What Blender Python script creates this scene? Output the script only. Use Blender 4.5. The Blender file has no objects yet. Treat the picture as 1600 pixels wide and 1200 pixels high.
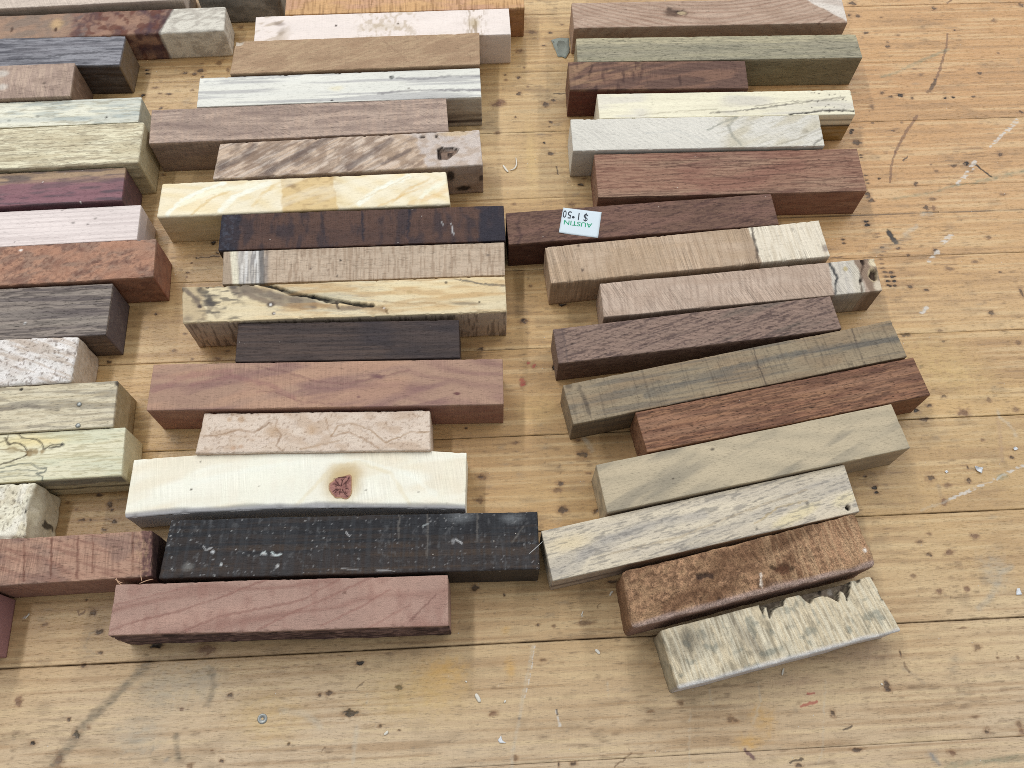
import bpy, math, random
import numpy as np
from mathutils import Matrix, Vector

scene = bpy.context.scene
COL = scene.collection
MM = 0.001

# ------------------------------------------------------------------ camera
cam = bpy.data.cameras.new('camera')
cam.sensor_fit = 'HORIZONTAL'
cam.sensor_width = 36.0
cam.lens = 30.963
cam.clip_start = 0.01
cam.clip_end = 50.0
cam_ob = bpy.data.objects.new('camera', cam)
COL.objects.link(cam_ob)
PITCH, ROLL = math.radians(65.4734), math.radians(2.0201)
cam_ob.matrix_world = (Matrix.Translation((0, 0, 334.328 * MM)) @ Matrix.Rotation(math.pi / 2 - PITCH, 4, 'X')
                       @ Matrix.Rotation(ROLL, 4, 'Z'))
scene.camera = cam_ob

# ------------------------------------------------------------------ light of the workshop
world = bpy.data.worlds.new('World')
scene.world = world
world.use_nodes = True
world.node_tree.nodes['Background'].inputs['Color'].default_value = (0.93, 0.97, 1.0, 1)
world.node_tree.nodes['Background'].inputs['Strength'].default_value = 0.38


def area_lamp(name, loc, target, sx, sy, watts, col):
    l = bpy.data.lights.new(name, 'AREA')
    l.shape = 'RECTANGLE'
    l.size, l.size_y = sx, sy
    l.energy = watts
    l.color = col
    o = bpy.data.objects.new(name, l)
    COL.objects.link(o)
    o.location = loc
    d = Vector(target) - Vector(loc)
    o.rotation_euler = d.to_track_quat('-Z', 'Y').to_euler()
    return o


# a long ceiling tube up to the left, another to the right, and the daylight of a window across the bench
area_lamp('ceiling_tube_lamp', (-0.68, 1.05, 1.45), (-0.68, 1.05, 0), 0.06, 1.9, 19, (0.985, 0.99, 1.0))
area_lamp('ceiling_tube_lamp', (1.12, 0.95, 1.45), (1.12, 0.95, 0), 0.06, 1.9, 15.5, (0.985, 0.99, 1.0))
area_lamp('window_light', (0.2, 2.3, 1.7), (0, 0.2, 0), 2.4, 1.2, 15, (0.94, 0.97, 1.0))

scene.view_settings.view_transform = 'Standard'
scene.view_settings.look = 'None'
scene.view_settings.exposure = 0.0
scene.view_settings.gamma = 1.0
scene.cycles.filter_width = 0.9          # crisp, like a phone picture
scene.cycles.use_denoising = False
scene.cycles.max_bounces = 6


# ------------------------------------------------------------------ helpers
def lin(c):
    c = np.asarray(c, float) / 255.0
    return np.where(c <= 0.04045, c / 12.92, ((c + 0.055) / 1.055) ** 2.4)


def _hash(i, j, k, seed):
    h = (i * np.uint32(374761393)) ^ (j * np.uint32(668265263)) ^ (k * np.uint32(2246822519)) ^ np.uint32((seed * 3266489917) & 0xffffffff)
    h = (h ^ (h >> np.uint32(13))) * np.uint32(1274126177)
    h = (h ^ (h >> np.uint32(16))) * np.uint32(2654435761)
    return (h ^ (h >> np.uint32(15))).astype(np.float32) * np.float32(1 / 4294967296.0)


def vnoise(x, y, z, seed=0):
    x = np.asarray(x, np.float32); y = np.asarray(y, np.float32) + 0 * x; z = np.asarray(z, np.float32) + 0 * x
    xi, yi, zi = np.floor(x), np.floor(y), np.floor(z)
    fx, fy, fz = x - xi, y - yi, z - zi
    fx = fx * fx * (3 - 2 * fx); fy = fy * fy * (3 - 2 * fy); fz = fz * fz * (3 - 2 * fz)
    i = xi.astype(np.int64).astype(np.uint32); j = yi.astype(np.int64).astype(np.uint32); k = zi.astype(np.int64).astype(np.uint32)
    o = np.uint32(1)
    r = []
    for dk in (0, 1):
        kk = k + o * np.uint32(dk)
        a = _hash(i, j, kk, seed); b = _hash(i + o, j, kk, seed)
        c = _hash(i, j + o, kk, seed); d = _hash(i + o, j + o, kk, seed)
        e = a + (b - a) * fx; f = c + (d - c) * fx
        r.append(e + (f - e) * fy)
    return r[0] + (r[1] - r[0]) * fz


def fbm(x, y, z, seed=0, octv=3):
    s, a, t = 0, 1.0, 0
    for n in range(octv):
        s = s + a * vnoise(x * 2 ** n + 17.3 * n, y * 2 ** n + 5.1 * n, z * 2 ** n + 9.7 * n, seed + n * 31)
        t += a; a *= 0.5
    return s / t


def sstep(e0, e1, x):
    t = np.clip((x - e0) / (e1 - e0 + 1e-9), 0, 1)
    return t * t * (3 - 2 * t)


def over(col, c, a):
    return col + (np.asarray(c)[None, :] - col) * np.clip(a, 0, 1)[:, None]


def seg_dist(px, py, pts):
    d = np.full(px.shape, 1e9)
    for (x0, y0), (x1, y1) in zip(pts[:-1], pts[1:]):
        dx, dy = x1 - x0, y1 - y0
        t = np.clip(((px - x0) * dx + (py - y0) * dy) / (dx * dx + dy * dy + 1e-9), 0, 1)
        d = np.minimum(d, np.hypot(px - x0 - t * dx, py - y0 - t * dy))
    return d


def poly_sd(px, py, pts):
    """distance to a polygon's outline, positive inside"""
    d = seg_dist(px, py, list(pts) + [pts[0]])
    ins = np.zeros(px.shape, bool)
    for (x0, y0), (x1, y1) in zip(pts, list(pts[1:]) + [pts[0]]):
        if y0 == y1:
            continue
        ins ^= ((y0 > py) != (y1 > py)) & (px < (x1 - x0) * (py - y0) / (y1 - y0) + x0)
    return np.where(ins, d, -d)


def raw_mesh(name, co, loops, starts, totals, colors=None, smooth=True):
    me = bpy.data.meshes.new(name)
    me.vertices.add(len(co))
    me.vertices.foreach_set('co', np.ascontiguousarray(co, np.float32).ravel())
    me.loops.add(len(loops))
    me.loops.foreach_set('vertex_index', np.ascontiguousarray(loops, np.int32))
    me.polygons.add(len(starts))
    me.polygons.foreach_set('loop_start', np.ascontiguousarray(starts, np.int32))
    me.polygons.foreach_set('use_smooth', np.full(len(starts), smooth, dtype=bool))
    me.update(calc_edges=True)
    me.validate()
    if colors is not None:
        at = me.attributes.new('wood', 'FLOAT_COLOR', 'POINT')
        c4 = np.ones((len(co), 4), np.float32); c4[:, :3] = np.clip(colors, 0.002, 0.95)
        at.data.foreach_set('color', c4.ravel())
    return me


def poly_mesh(name, co, faces, smooth=False):
    me = bpy.data.meshes.new(name)
    me.from_pydata([tuple(c) for c in co], [], faces)
    me.update()
    for p in me.polygons:
        p.use_smooth = smooth
    return me


def link(name, me, parent=None):
    o = bpy.data.objects.new(name, me)
    COL.objects.link(o)
    if parent:
        o.parent = parent
    return o


def tag(o, label=None, cat=None, group=None, kind=None):
    for k, v in (('label', label), ('category', cat), ('group', group), ('kind', kind)):
        if v:
            o[k] = v


class NT:
    def __init__(self, name):
        self.m = bpy.data.materials.new(name); self.m.use_nodes = True
        self.t = self.m.node_tree
        self.b = self.t.nodes['Principled BSDF']

    def n(self, kind, **kw):
        x = self.t.nodes.new(kind)
        for k, v in kw.items():
            setattr(x, k, v)
        return x

    def l(self, a, b):
        self.t.links.new(a, b)

    def math(self, op, a, b=None, clamp=False):
        x = self.n('ShaderNodeMath', operation=op, use_clamp=clamp)
        for i, v in enumerate((a, b)):
            if v is None:
                continue
            if isinstance(v, (int, float)):
                x.inputs[i].default_value = v
            else:
                self.l(v, x.inputs[i])
        return x.outputs[0]

    def noise(self, vec, scale, det, rough=0.55, rotz=0.0, loc=(0, 0, 0)):
        mp = self.n('ShaderNodeMapping')
        mp.inputs['Scale'].default_value = [s * 1000 for s in scale]
        mp.inputs['Location'].default_value = loc
        if rotz:
            r = self.n('ShaderNodeMapping'); r.inputs['Rotation'].default_value = (0, 0, rotz)
            self.l(vec, r.inputs['Vector']); vec = r.outputs['Vector']
        self.l(vec, mp.inputs['Vector'])
        x = self.n('ShaderNodeTexNoise')
        x.inputs['Scale'].default_value = 1.0
        x.inputs['Detail'].default_value = det
        x.inputs['Roughness'].default_value = rough
        self.l(mp.outputs['Vector'], x.inputs['Vector'])
        return x.outputs['Fac']

    def ramp(self, v, lo, hi):
        x = self.n('ShaderNodeMapRange', interpolation_type='SMOOTHSTEP')
        x.inputs['From Min'].default_value = lo; x.inputs['From Max'].default_value = hi
        self.l(v, x.inputs['Value'])
        return x.outputs['Result']


def wood_material(name, g=.1, p=.3, s=.1, f=.12, d=0.0, r=.7, st=0.0, fs=1.0, seed=0, gl=6.0, gw=.34, pl=2.4, pw=.2, spec=.2, bump=1.0):
    """wood whose large figure is a vertex attribute; grain, pores, saw marks, fuzz and dust are procedural nodes in millimetres"""
    T = NT(name)
    tc = T.n('ShaderNodeTexCoord').outputs['Object']
    at = T.n('ShaderNodeAttribute', attribute_name='wood')
    off = (seed * 3.7 % 50, seed * 7.1 % 50, seed * 1.9 % 50)
    grain = T.noise(tc, (1 / gl, 1 / gw, 1 / gw), 4.0, .68, loc=off)
    pore = T.ramp(T.noise(tc, (1 / pl, 1 / pw, 1 / pw), 2.0, .55, loc=off), .585, .68)
    fuzz = T.noise(tc, (1 / (.40 * fs),) * 3, 3.0, .75, loc=off)
    gv = T.math('MULTIPLY', T.math('SUBTRACT', grain, .5), 4.6 * g)
    pv = T.math('MULTIPLY', pore, -p * 1.1)
    fv = T.math('MULTIPLY', T.math('SUBTRACT', fuzz, .5), 4.6 * f)
    tot = T.math('ADD', T.math('ADD', gv, pv), fv)
    if s > .03:
        saw = T.noise(tc, (1 / .42, 1 / 16., 1 / 16.), 3.0, .65, rotz=-st, loc=off)
        mod = T.ramp(T.noise(tc, (1 / 18., 1 / 9., 1 / 9.), 1.0, .5, loc=off), .25, .7)
        sv = T.math('MULTIPLY', T.math('MULTIPLY', T.math('SUBTRACT', saw, .5), mod), 4.4 * s)
        tot = T.math('ADD', tot, sv)
    fac = T.math('ADD', tot, 1.0)
    fac = T.math('MAXIMUM', fac, .15)
    sc = T.n('ShaderNodeVectorMath', operation='SCALE')
    T.l(at.outputs['Color'], sc.inputs[0]); T.l(fac, sc.inputs['Scale'])
    colr = sc.outputs[0]
    if d > 0:
        mp = T.n('ShaderNodeMapping'); mp.inputs['Scale'].default_value = (1000 / 2.0,) * 3; mp.inputs['Location'].default_value = off
        T.l(tc, mp.inputs['Vector'])
        v = T.n('ShaderNodeTexVoronoi', feature='F1'); v.inputs['Scale'].default_value = 1.0
        T.l(mp.outputs['Vector'], v.inputs['Vector'])
        sepc = T.n('ShaderNodeSeparateColor'); T.l(v.outputs['Color'], sepc.inputs[0])
        keep = T.ramp(sepc.outputs[0], 1 - .16 * d, 1.02 - .16 * d)
        spot = T.math('MULTIPLY', keep, T.math('SUBTRACT', 1.0, T.ramp(v.outputs['Distance'], .05, .13)))
        mx = T.n('ShaderNodeMix', data_type='RGBA')
        T.l(spot, mx.inputs['Factor']); T.l(colr, mx.inputs[6]); mx.inputs[7].default_value = (.62, .57, .5, 1)
        colr = mx.outputs[2]
    T.l(colr, T.b.inputs['Base Color'])
    rg = T.math('ADD', T.math('MULTIPLY', T.math('SUBTRACT', fuzz, .5), .3), r)
    T.l(rg, T.b.inputs['Roughness'])
    T.b.inputs['Specular IOR Level'].default_value = spec
    bp = T.n('ShaderNodeBump')
    bp.inputs['Strength'].default_value = .5 * bump
    bp.inputs['Distance'].default_value = .00025
    T.l(tot, bp.inputs['Height'])
    T.l(bp.outputs['Normal'], T.b.inputs['Normal'])
    return T.m


def plain_material(name, col, rough=.6, metal=0.0, spec=.5, noise=.15, nscale=.4):
    T = NT(name)
    tc = T.n('ShaderNodeTexCoord').outputs['Object']
    nz = T.noise(tc, (1 / nscale,) * 3, 2.0)
    sc = T.n('ShaderNodeVectorMath', operation='SCALE')
    sc.inputs[0].default_value = [float(x) for x in lin(col)]
    T.l(T.math('ADD', T.math('MULTIPLY', T.math('SUBTRACT', nz, .5), 2 * noise), 1.0), sc.inputs['Scale'])
    T.l(sc.outputs[0], T.b.inputs['Base Color'])
    T.b.inputs['Roughness'].default_value = rough
    T.b.inputs['Metallic'].default_value = metal
    T.b.inputs['Specular IOR Level'].default_value = spec
    return T.m


# ------------------------------------------------------------------ the bench: one board beside the other
SLOPE = math.atan(0.0835)
bench = bpy.data.objects.new('workbench', None)
COL.objects.link(bench)
bench.rotation_euler = (0, 0, SLOPE)
tag(bench, 'worn yellow brown laminated workbench top under all the wood blanks', 'workbench')
CS = math.cos(SLOPE)
SEAMS = [s * CS for s in (-35, 6.4, 47.6, 89.1, 129.2, 168.8, 208.0, 246.6, 285.4, 323.2, 362, 401)]
GAPS = [.4, .35, .9, .75, .55, .4, .22, .3, .25, .2, .25, .3]      # how open each joint is
RISE = [0, -.05, -.02, -.12, -.03, -.1, -.02, -.08, 0, -.06, -.02]      # boards worn to slightly different heights
MARKS = [(202.1, 363.0, 1.69, 1.4, 'd'), (198.58, 354.47, 1.34, 0.92, 'd'), (202.84, 353.87, 1.34, 0.92, 'd'), (215.04, 352.53, 0.67, 0.46, 'm'), (204.65, 342.18, 1.33, 0.9, 'd'), (244.15, 357.86, 1.01, 1.17, 'd'), (290.99, 358.96, 1.7, 1.42, 'd'),
 (273.53, 348.2, 1.35, 0.93, 'm'), (220.82, 339.83, 0.99, 0.67, 'm'), (213.71, 332.21, 0.99, 0.88, 'd'), (214.41, 335.23, 0.66, 0.44, 'm'), (251.29, 342.28, 0.67, 0.55, 'd'), (256.36, 313.09, 0.97, 0.65, 'd'),
 (269.52, 325.84, 0.66, 0.44, 'm'), (278.22, 320.36, 0.98, 2.21, 'g'), (223.9, 316.83, 0.97, 0.43, 'm'), (226.21, 312.95, 0.97, 0.51, 'm'), (221.88, 307.26, 2.9, 0.85, 'g'), (204.18, 302.15, 0.96, 0.83, 'd'),
 (212.74, 300.19, 1.6, 1.04, 'k'), (207.77, 299.56, 0.96, 0.62, 'd'), (217.99, 297.94, 0.64, 0.83, 'd'), (227.4, 302.1, 1.28, 0.84, 'm'), (234.68, 297.72, 0.96, 0.63, 'k'), (238.62, 297.98, 0.8, 0.63, 'k'), (248.95, 298.0, 0.96, 0.5, 'd'),
 (196.77, 293.48, 0.95, 1.23, 'm'), (270.11, 287.46, 0.95, 0.83, 'd'), (209.38, 283.4, 0.63, 0.48, 'm'), (194.87, 283.56, 0.63, 0.4, 'd'), (203.8, 278.49, 0.94, 0.48, 'd'), (183.92, 279.65, 0.94, 0.8, 'k'),
 (183.28, 278.11, 0.93, 0.79, 'k'), (184.83, 272.22, 1.86, 1.57, 'd'), (252.31, 262.27, 1.24, 0.98, 'd'), (234.72, 257.26, 1.23, 1.16, 'k'), (228.29, 256.39, 1.53, 0.77, 'd'), (218.95, 253.75, 0.92, 0.96, 'm'),
 (207.38, 246.78, 0.91, 0.94, 'd'), (190.81, 250.41, 0.61, 0.38, 'k'), (217.45, 257.57, 0.61, 0.38, 'm'), (247.26, 239.31, 1.51, 0.75, 'm'), (213.06, 237.79, 1.5, 0.74, 'm'), (185.03, 264.53, 0.92, 0.39, 'd'),
 (185.0, 263.01, 0.92, 0.39, 'd'), (184.85, 252.5, 0.91, 0.38, 'd'), (184.58, 249.91, 0.91, 0.38, 'd'), (184.78, 248.06, 0.91, 0.37, 'd'), (183.33, 241.53, 1.2, 1.48, 'd'), (184.19, 238.59, 1.2, 1.1, 'd'), (208.89, 233.27, 1.49, 1.28, 'd'),
 (212.39, 232.77, 1.2, 0.92, 'b'), (179.14, 226.66, 1.18, 0.57, 'k'), (179.27, 224.54, 1.18, 0.71, 'k'), (182.97, 219.84, 1.18, 0.28, 'm'), (182.58, 218.12, 1.17, 0.28, 'm'), (166.48, 217.4, 0.88, 0.52, 'd'),
 (166.63, 215.33, 0.73, 0.52, 'd'), (183.6, 212.22, 0.87, 0.52, 'd'), (190.8, 211.58, 1.17, 0.52, 'd'), (183.71, 210.17, 0.87, 0.35, 'm'), (182.09, 208.19, 0.87, 0.34, 'm'), (181.63, 206.18, 0.87, 0.34, 'm'),
 (181.38, 203.83, 0.87, 0.34, 'm'), (181.14, 201.49, 1.01, 0.41, 'm'), (181.83, 199.45, 1.15, 0.41, 'd'), (181.88, 197.12, 1.15, 0.51, 'd'), (182.21, 194.79, 1.15, 0.5, 'k'), (182.25, 192.48, 1.29, 0.6, 'k'),
 (184.71, 199.33, 1.15, 0.68, 'd'), (184.74, 197.0, 1.15, 0.67, 'k'), (184.78, 194.68, 1.15, 0.6, 'k'), (184.82, 192.38, 1.14, 0.67, 'k'), (191.51, 191.43, 1.43, 1.0, 'd'), (207.17, 209.87, 0.88, 1.05, 'd'),
 (233.3, 215.68, 1.18, 0.89, 'm'), (223.89, 203.05, 1.16, 0.87, 'm'), (211.33, 199.88, 1.73, 0.68, 'm'), (194.36, 208.02, 0.73, 0.52, 'd'), (233.68, 197.27, 0.72, 0.41, 'd'), (197.95, 189.52, 1.14, 0.5, 'd'),
 (223.82, 176.77, 1.41, 0.98, 'd'), (240.4, 186.4, 0.86, 2.02, 'd'), (183.8, 167.78, 1.95, 0.95, 'd'), (199.14, 164.0, 0.83, 0.47, 'd'), (186.79, 152.62, 0.82, 0.61, 'd'), (231.64, 161.65, 1.11, 0.96, 'm'),
 (199.02, 168.99, 1.12, 0.48, 'm'), (214.97, 141.52, 1.63, 0.91, 'g'), (220.25, 181.42, 2.27, 0.5, 'g'), (194.62, 179.63, 1.41, 1.31, 'g'), (162.17, 208.01, 2.9, 0.27, 'd'), (192.79, 138.4, 1.08, 0.75, 'd'),
 (185.51, 134.36, 1.34, 0.59, 'd'), (179.6, 132.32, 1.07, 0.88, 'k'), (198.88, 130.59, 2.14, 1.47, 'b'), (211.17, 135.82, 1.08, 0.75, 'm'), (221.23, 131.02, 1.07, 0.89, 'm'), (181.88, 128.49, 2.13, 0.64, 'd'),
 (184.8, 119.88, 1.58, 0.86, 'g'), (203.89, 118.44, 0.79, 0.57, 'm'), (213.52, 110.23, 0.92, 0.71, 'd'), (154.65, 100.5, 1.03, 1.22, 'k'), (155.14, 98.09, 0.77, 0.67, 'k'), (178.25, 103.43, 1.55, 1.37, 'd'),
 (193.13, 101.39, 1.03, 0.82, 'd'), (180.91, 99.55, 1.03, 0.82, 'g'), (184.39, 99.92, 1.29, 0.68, 'm'), (181.15, 93.44, 1.28, 1.07, 'b'), (180.56, 97.17, 0.77, 1.62, 'g'), (167.43, 77.58, 1.25, 0.77, 'm'), (178.39, 73.04, 1.5, 0.89, 'b'),
 (169.93, 72.44, 1.0, 0.76, 'd'), (168.6, 84.41, 1.26, 0.78, 'g'), (199.08, 86.33, 2.03, 0.8, 'g'), (189.63, 79.07, 1.51, 0.78, 'b'), (161.75, 64.67, 0.98, 0.5, 'm'), (171.75, 80.68, 1.01, 0.39, 'm'), (151.8, 105.19, 0.65, 0.41, 'd'),
 (194.39, 107.01, 0.31, 0.84, 'd'), (144.77, 64.27, 0.98, 0.62, 'd'), (179.22, 37.53, 1.19, 0.94, 'm'), (170.47, 33.62, 2.85, 1.39, 'g'), (168.34, 30.12, 2.36, 1.6, 'g'), (142.72, 25.38, 1.05, 1.57, 'd'), (120.81, 17.31, 0.92, 1.09, 'd'),
 (174.75, 8.6, 1.15, 0.87, 'd'), (127.01, 5.11, 2.04, 0.55, 'd'), (187.2, 10.53, 0.92, 0.88, 'm'), (187.38, 7.96, 1.15, 0.87, 'b'), (105.81, 31.88, 1.17, 0.9, 'g'), (150.12, 36.67, 0.28, 0.93, 'd'), (153.04, 1.71, 1.81, 1.69, 'u'),
 (137.13, 0.24, 1.81, 1.05, 'g'), (105.66, 1.02, 1.12, 0.62, 'd'), (171.72, 13.67, 1.39, 0.44, 'm'), (181.22, 27.46, 1.89, 0.69, 'g'), (169.58, 21.39, 2.33, 0.9, 'g'), (181.13, 58.87, 0.98, 0.74, 'b'), (170.11, 58.44, 1.22, 0.74, 'b'),
 (175.82, 44.63, 1.44, 0.24, 'm'), (160.29, 2.17, 1.14, 0.85, 'b'), (107.71, 19.26, 0.92, 1.74, 'g'), (185.76, 33.32, 0.48, 0.35, 'm'), (193.12, 32.96, 0.48, 0.47, 'm'), (154.95, 34.84, 1.9, 0.69, 'g'), (17.16, 53.56, 0.71, 0.46, 'd'),
 (35.04, 53.38, 2.86, 0.61, 'm'), (27.28, 61.29, 2.4, 0.71, 'g'), (18.47, 40.91, 0.94, 0.45, 'm'), (25.46, 16.14, 0.91, 0.84, 'g'), (83.75, 17.24, 1.15, 0.86, 'm'), (85.74, 16.71, 0.92, 0.54, 'm'), (66.62, 23.49, 0.92, 0.54, 'm'),
 (8.5, 21.24, 0.46, 0.32, 'd'), (26.44, 5.67, 1.12, 0.62, 'd'), (21.5, 5.51, 0.45, 0.82, 'd'), (55.71, 21.23, 0.92, 0.32, 'm'), (46.29, 68.04, 1.94, 0.48, 'd'), (23.06, 52.8, 0.71, 0.46, 'm'), (22.17, 57.05, 1.91, 0.7, 'g'),
 (47.34, 29.25, 2.31, 0.66, 'g'), (57.71, 13.03, 1.13, 0.63, 'g'), (6.46, 8.54, 0.9, 0.62, 'm'), (64.73, 60.9, 0.36, 1.19, 'm'), (66.18, 25.47, 1.85, 0.44, 'g'), (-5.39, 68.12, 1.21, 0.96, 'd'), (5.35, 65.21, 0.34, 0.72, 'd'),
 (-48.14, 43.08, 1.86, 0.78, 'k'), (-52.59, 45.1, 0.93, 0.68, 'g'), (-34.19, 33.98, 1.15, 0.88, 'k'), (-58.91, 33.25, 1.14, 0.87, 'd'), (-62.55, 32.99, 0.57, 0.54, 'd'), (-51.2, 26.17, 2.5, 0.99, 'k'), (-38.73, 27.47, 0.91, 0.65, 'g'),
 (-40.71, 21.17, 0.56, 0.47, 'd'), (-33.94, 19.56, 0.5, 0.25, 'd'), (-72.63, 17.12, 0.45, 0.42, 'd'), (-0.53, 23.19, 1.37, 0.77, 'b'), (-14.24, 40.51, 0.93, 1.79, 'g'), (-9.57, 11.01, 1.57, 1.24, 'g'), (-29.23, 13.46, 0.67, 0.42, 'g'),
 (-41.04, 10.55, 1.56, 0.41, 'g'), (-63.05, 51.96, 1.87, 0.46, 'g'), (-150.33, 70.85, 0.47, 0.38, 'd'), (-147.32, 66.24, 1.06, 1.19, 'd'), (-143.71, 58.89, 1.05, 0.84, 'd'), (-142.65, 51.35, 0.93, 0.55, 'd'),
 (-122.35, 52.83, 2.33, 0.92, 'k'), (-103.89, 50.79, 3.02, 1.82, 'b'), (-147.57, 47.34, 0.92, 0.82, 'd'), (-168.94, 35.72, 1.02, 1.32, 'b'), (-150.21, 29.02, 0.58, 0.52, 'd'), (-146.78, 24.0, 1.23, 1.28, 'k'),
 (-161.64, 21.84, 1.11, 0.85, 'k'), (-151.69, 15.98, 1.1, 2.3, 'b'), (-132.71, 24.76, 0.9, 0.85, 'g'), (-142.89, 26.11, 0.67, 0.56, 'm'), (-114.63, 14.09, 1.11, 0.62, 'u'), (-95.79, 12.52, 0.66, 0.52, 'd'), (-99.19, 16.18, 0.49, 0.31, 'm'),
 (-94.43, 33.93, 2.05, 1.31, 'g'), (-94.46, 34.37, 0.91, 0.57, 'd'), (-111.04, 30.46, 0.59, 0.43, 'b'), (-106.27, 11.82, 0.88, 0.62, 'm'), (-120.5, 17.27, 0.44, 1.05, 'g'), (-84.71, 18.15, 1.12, 0.63, 'g'),
 (-125.79, 20.85, 3.34, 0.84, 'g'), (-139.03, 16.15, 1.11, 0.42, 'g'), (-168.81, 23.86, 0.89, 0.85, 'g'), (-165.19, 64.32, 1.88, 1.18, 'g'), (-163.93, 67.99, 2.12, 0.38, 'g'), (-164.18, 62.42, 1.17, 0.47, 'm'),
 (-146.81, 107.24, 0.99, 1.05, 'd'), (-151.36, 111.61, 1.25, 0.53, 'd'), (-156.32, 101.79, 1.23, 0.91, 'd'), (-143.93, 100.44, 0.98, 0.65, 'd'), (-145.54, 105.12, 0.54, 0.42, 'd'), (-147.4, 97.31, 0.98, 0.77, 'd'),
 (-153.13, 101.64, 0.49, 0.39, 'd'), (-159.44, 106.29, 0.49, 0.39, 'm'), (-163.3, 109.05, 0.74, 0.4, 'm'), (-124.06, 134.8, 2.57, 2.52, 'g'), (-142.41, 109.37, 1.99, 0.53, 'g'), (-155.54, 169.55, 0.96, 0.76, 'd'),
 (-138.77, 191.77, 0.82, 0.48, 'd'), (-127.2, 212.16, 0.7, 0.33, 'd'), (-127.25, 209.87, 0.45, 0.33, 'm'), (-125.52, 181.87, 0.81, 0.47, 'm'), (-126.01, 217.07, 0.56, 0.4, 'd'), (-142.31, 185.07, 1.09, 0.94, 'g'),
 (-110.67, 169.37, 1.34, 0.6, 'm'), (-121.07, 169.52, 0.53, 0.45, 'm'), (-129.23, 173.8, 1.07, 0.61, 'm'), (-106.69, 172.81, 1.08, 0.46, 'm'), (-117.37, 227.13, 1.0, 0.82, 'k'), (-114.94, 221.95, 0.85, 0.51, 'd'),
 (-158.76, 330.58, 0.94, 0.55, 'k'), (-158.47, 328.08, 1.25, 0.59, 'k'), (-140.02, 327.81, 1.26, 0.84, 'd'), (-132.61, 328.78, 1.89, 1.26, 'd'), (-135.55, 326.82, 1.26, 0.83, 'd'), (-123.92, 333.47, 1.26, 1.27, 'm'),
 (-119.16, 329.11, 0.63, 1.68, 'm'), (-132.14, 333.77, 0.63, 0.42, 'm'), (-131.32, 325.01, 0.69, 0.5, 'd'), (-158.67, 314.21, 1.24, 0.81, 'k'), (-146.39, 314.55, 1.55, 0.61, 'd'), (-150.77, 315.12, 0.93, 0.49, 'm'),
 (-137.55, 309.4, 1.85, 2.02, 'g'), (-149.42, 305.87, 0.92, 0.56, 'd'), (-115.0, 357.17, 1.29, 1.06, 'm'), (-144.63, 330.06, 0.94, 0.84, 'g'), (-143.46, 265.96, 0.89, 0.56, 'm'), (-153.36, 318.87, 1.55, 0.53, 'm'),
 (-135.48, 316.57, 0.93, 0.57, 'm'), (32.93, 348.8, 1.96, 0.88, 'm'), (42.37, 348.02, 0.82, 0.53, 'd'), (48.69, 353.53, 0.82, 0.44, 'm'), (25.71, 336.47, 1.45, 1.11, 'm'), (38.2, 339.46, 0.97, 0.6, 'd'), (17.84, 320.7, 0.7, 0.5, 'd'),
 (24.42, 318.79, 0.95, 0.83, 'd'), (18.32, 317.36, 0.95, 0.5, 'm'), (27.64, 324.93, 0.51, 0.5, 'm'), (28.53, 312.86, 0.51, 0.49, 'm'), (24.16, 308.12, 1.1, 1.02, 'd'), (40.85, 303.44, 1.07, 0.81, 'd'), (37.24, 301.16, 1.56, 1.45, 'd'),
 (21.51, 293.78, 0.5, 0.51, 'd'), (38.34, 289.98, 0.93, 0.63, 'd'), (37.54, 287.27, 0.46, 0.39, 'd'), (34.43, 277.7, 0.49, 0.58, 'k'), (37.03, 271.12, 1.52, 0.76, 'd'), (49.82, 252.74, 1.37, 0.8, 'k'), (51.89, 255.96, 0.9, 0.44, 'm'),
 (15.12, 303.2, 1.88, 1.61, 'b'), (13.2, 302.07, 2.5, 1.6, 'b'), (12.41, 284.35, 1.38, 0.77, 'm'), (41.32, 288.3, 2.78, 1.18, 'g'), (47.28, 247.38, 1.78, 1.09, 'g'), (33.23, 282.76, 2.46, 0.77, 'g'), (42.55, 313.98, 2.53, 0.82, 'g'),
 (18.23, 242.81, 0.88, 0.54, 'm'), (44.72, 241.37, 1.18, 1.07, 'm'), (36.64, 188.98, 1.4, 0.96, 'k'), (19.47, 181.8, 1.38, 0.94, 'd'), (23.27, 198.91, 0.84, 0.52, 'm'), (30.3, 158.65, 0.67, 1.02, 'k'), (22.55, 159.89, 0.81, 0.9, 'r'),
 (17.03, 153.0, 1.07, 1.47, 'r'), (20.21, 161.49, 0.54, 0.6, 'r'), (24.39, 212.77, 0.86, 0.44, 'm'), (39.68, 119.33, 2.32, 1.26, 'd'), (13.95, 111.85, 1.79, 1.34, 'g'), (29.53, 107.92, 1.27, 0.96, 'd'), (28.3, 105.06, 1.77, 0.79, 'm'),
 (29.72, 96.89, 2.01, 1.29, 'd'), (42.74, 96.02, 1.16, 0.78, 'd'), (41.34, 111.65, 1.02, 0.43, 'm'), (33.24, 116.35, 2.57, 0.54, 'g'), (38.4, 125.72, 1.17, 0.56, 'm'), (17.21, 151.53, 1.07, 0.59, 'r'), (38.68, 107.5, 1.27, 0.8, 'g'),
 (27.91, 92.85, 3.0, 0.87, 'g'), (23.51, 133.12, 1.31, 0.84, 'g'), (24.16, 123.06, 2.59, 0.55, 'g'), (-7.08, 133.1, 0.63, 0.42, 'd'), (7.12, 124.11, 1.55, 0.83, 'g'), (-1.33, 112.29, 1.78, 1.07, 'm'), (-1.85, 112.05, 1.02, 0.4, 'd'),
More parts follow.
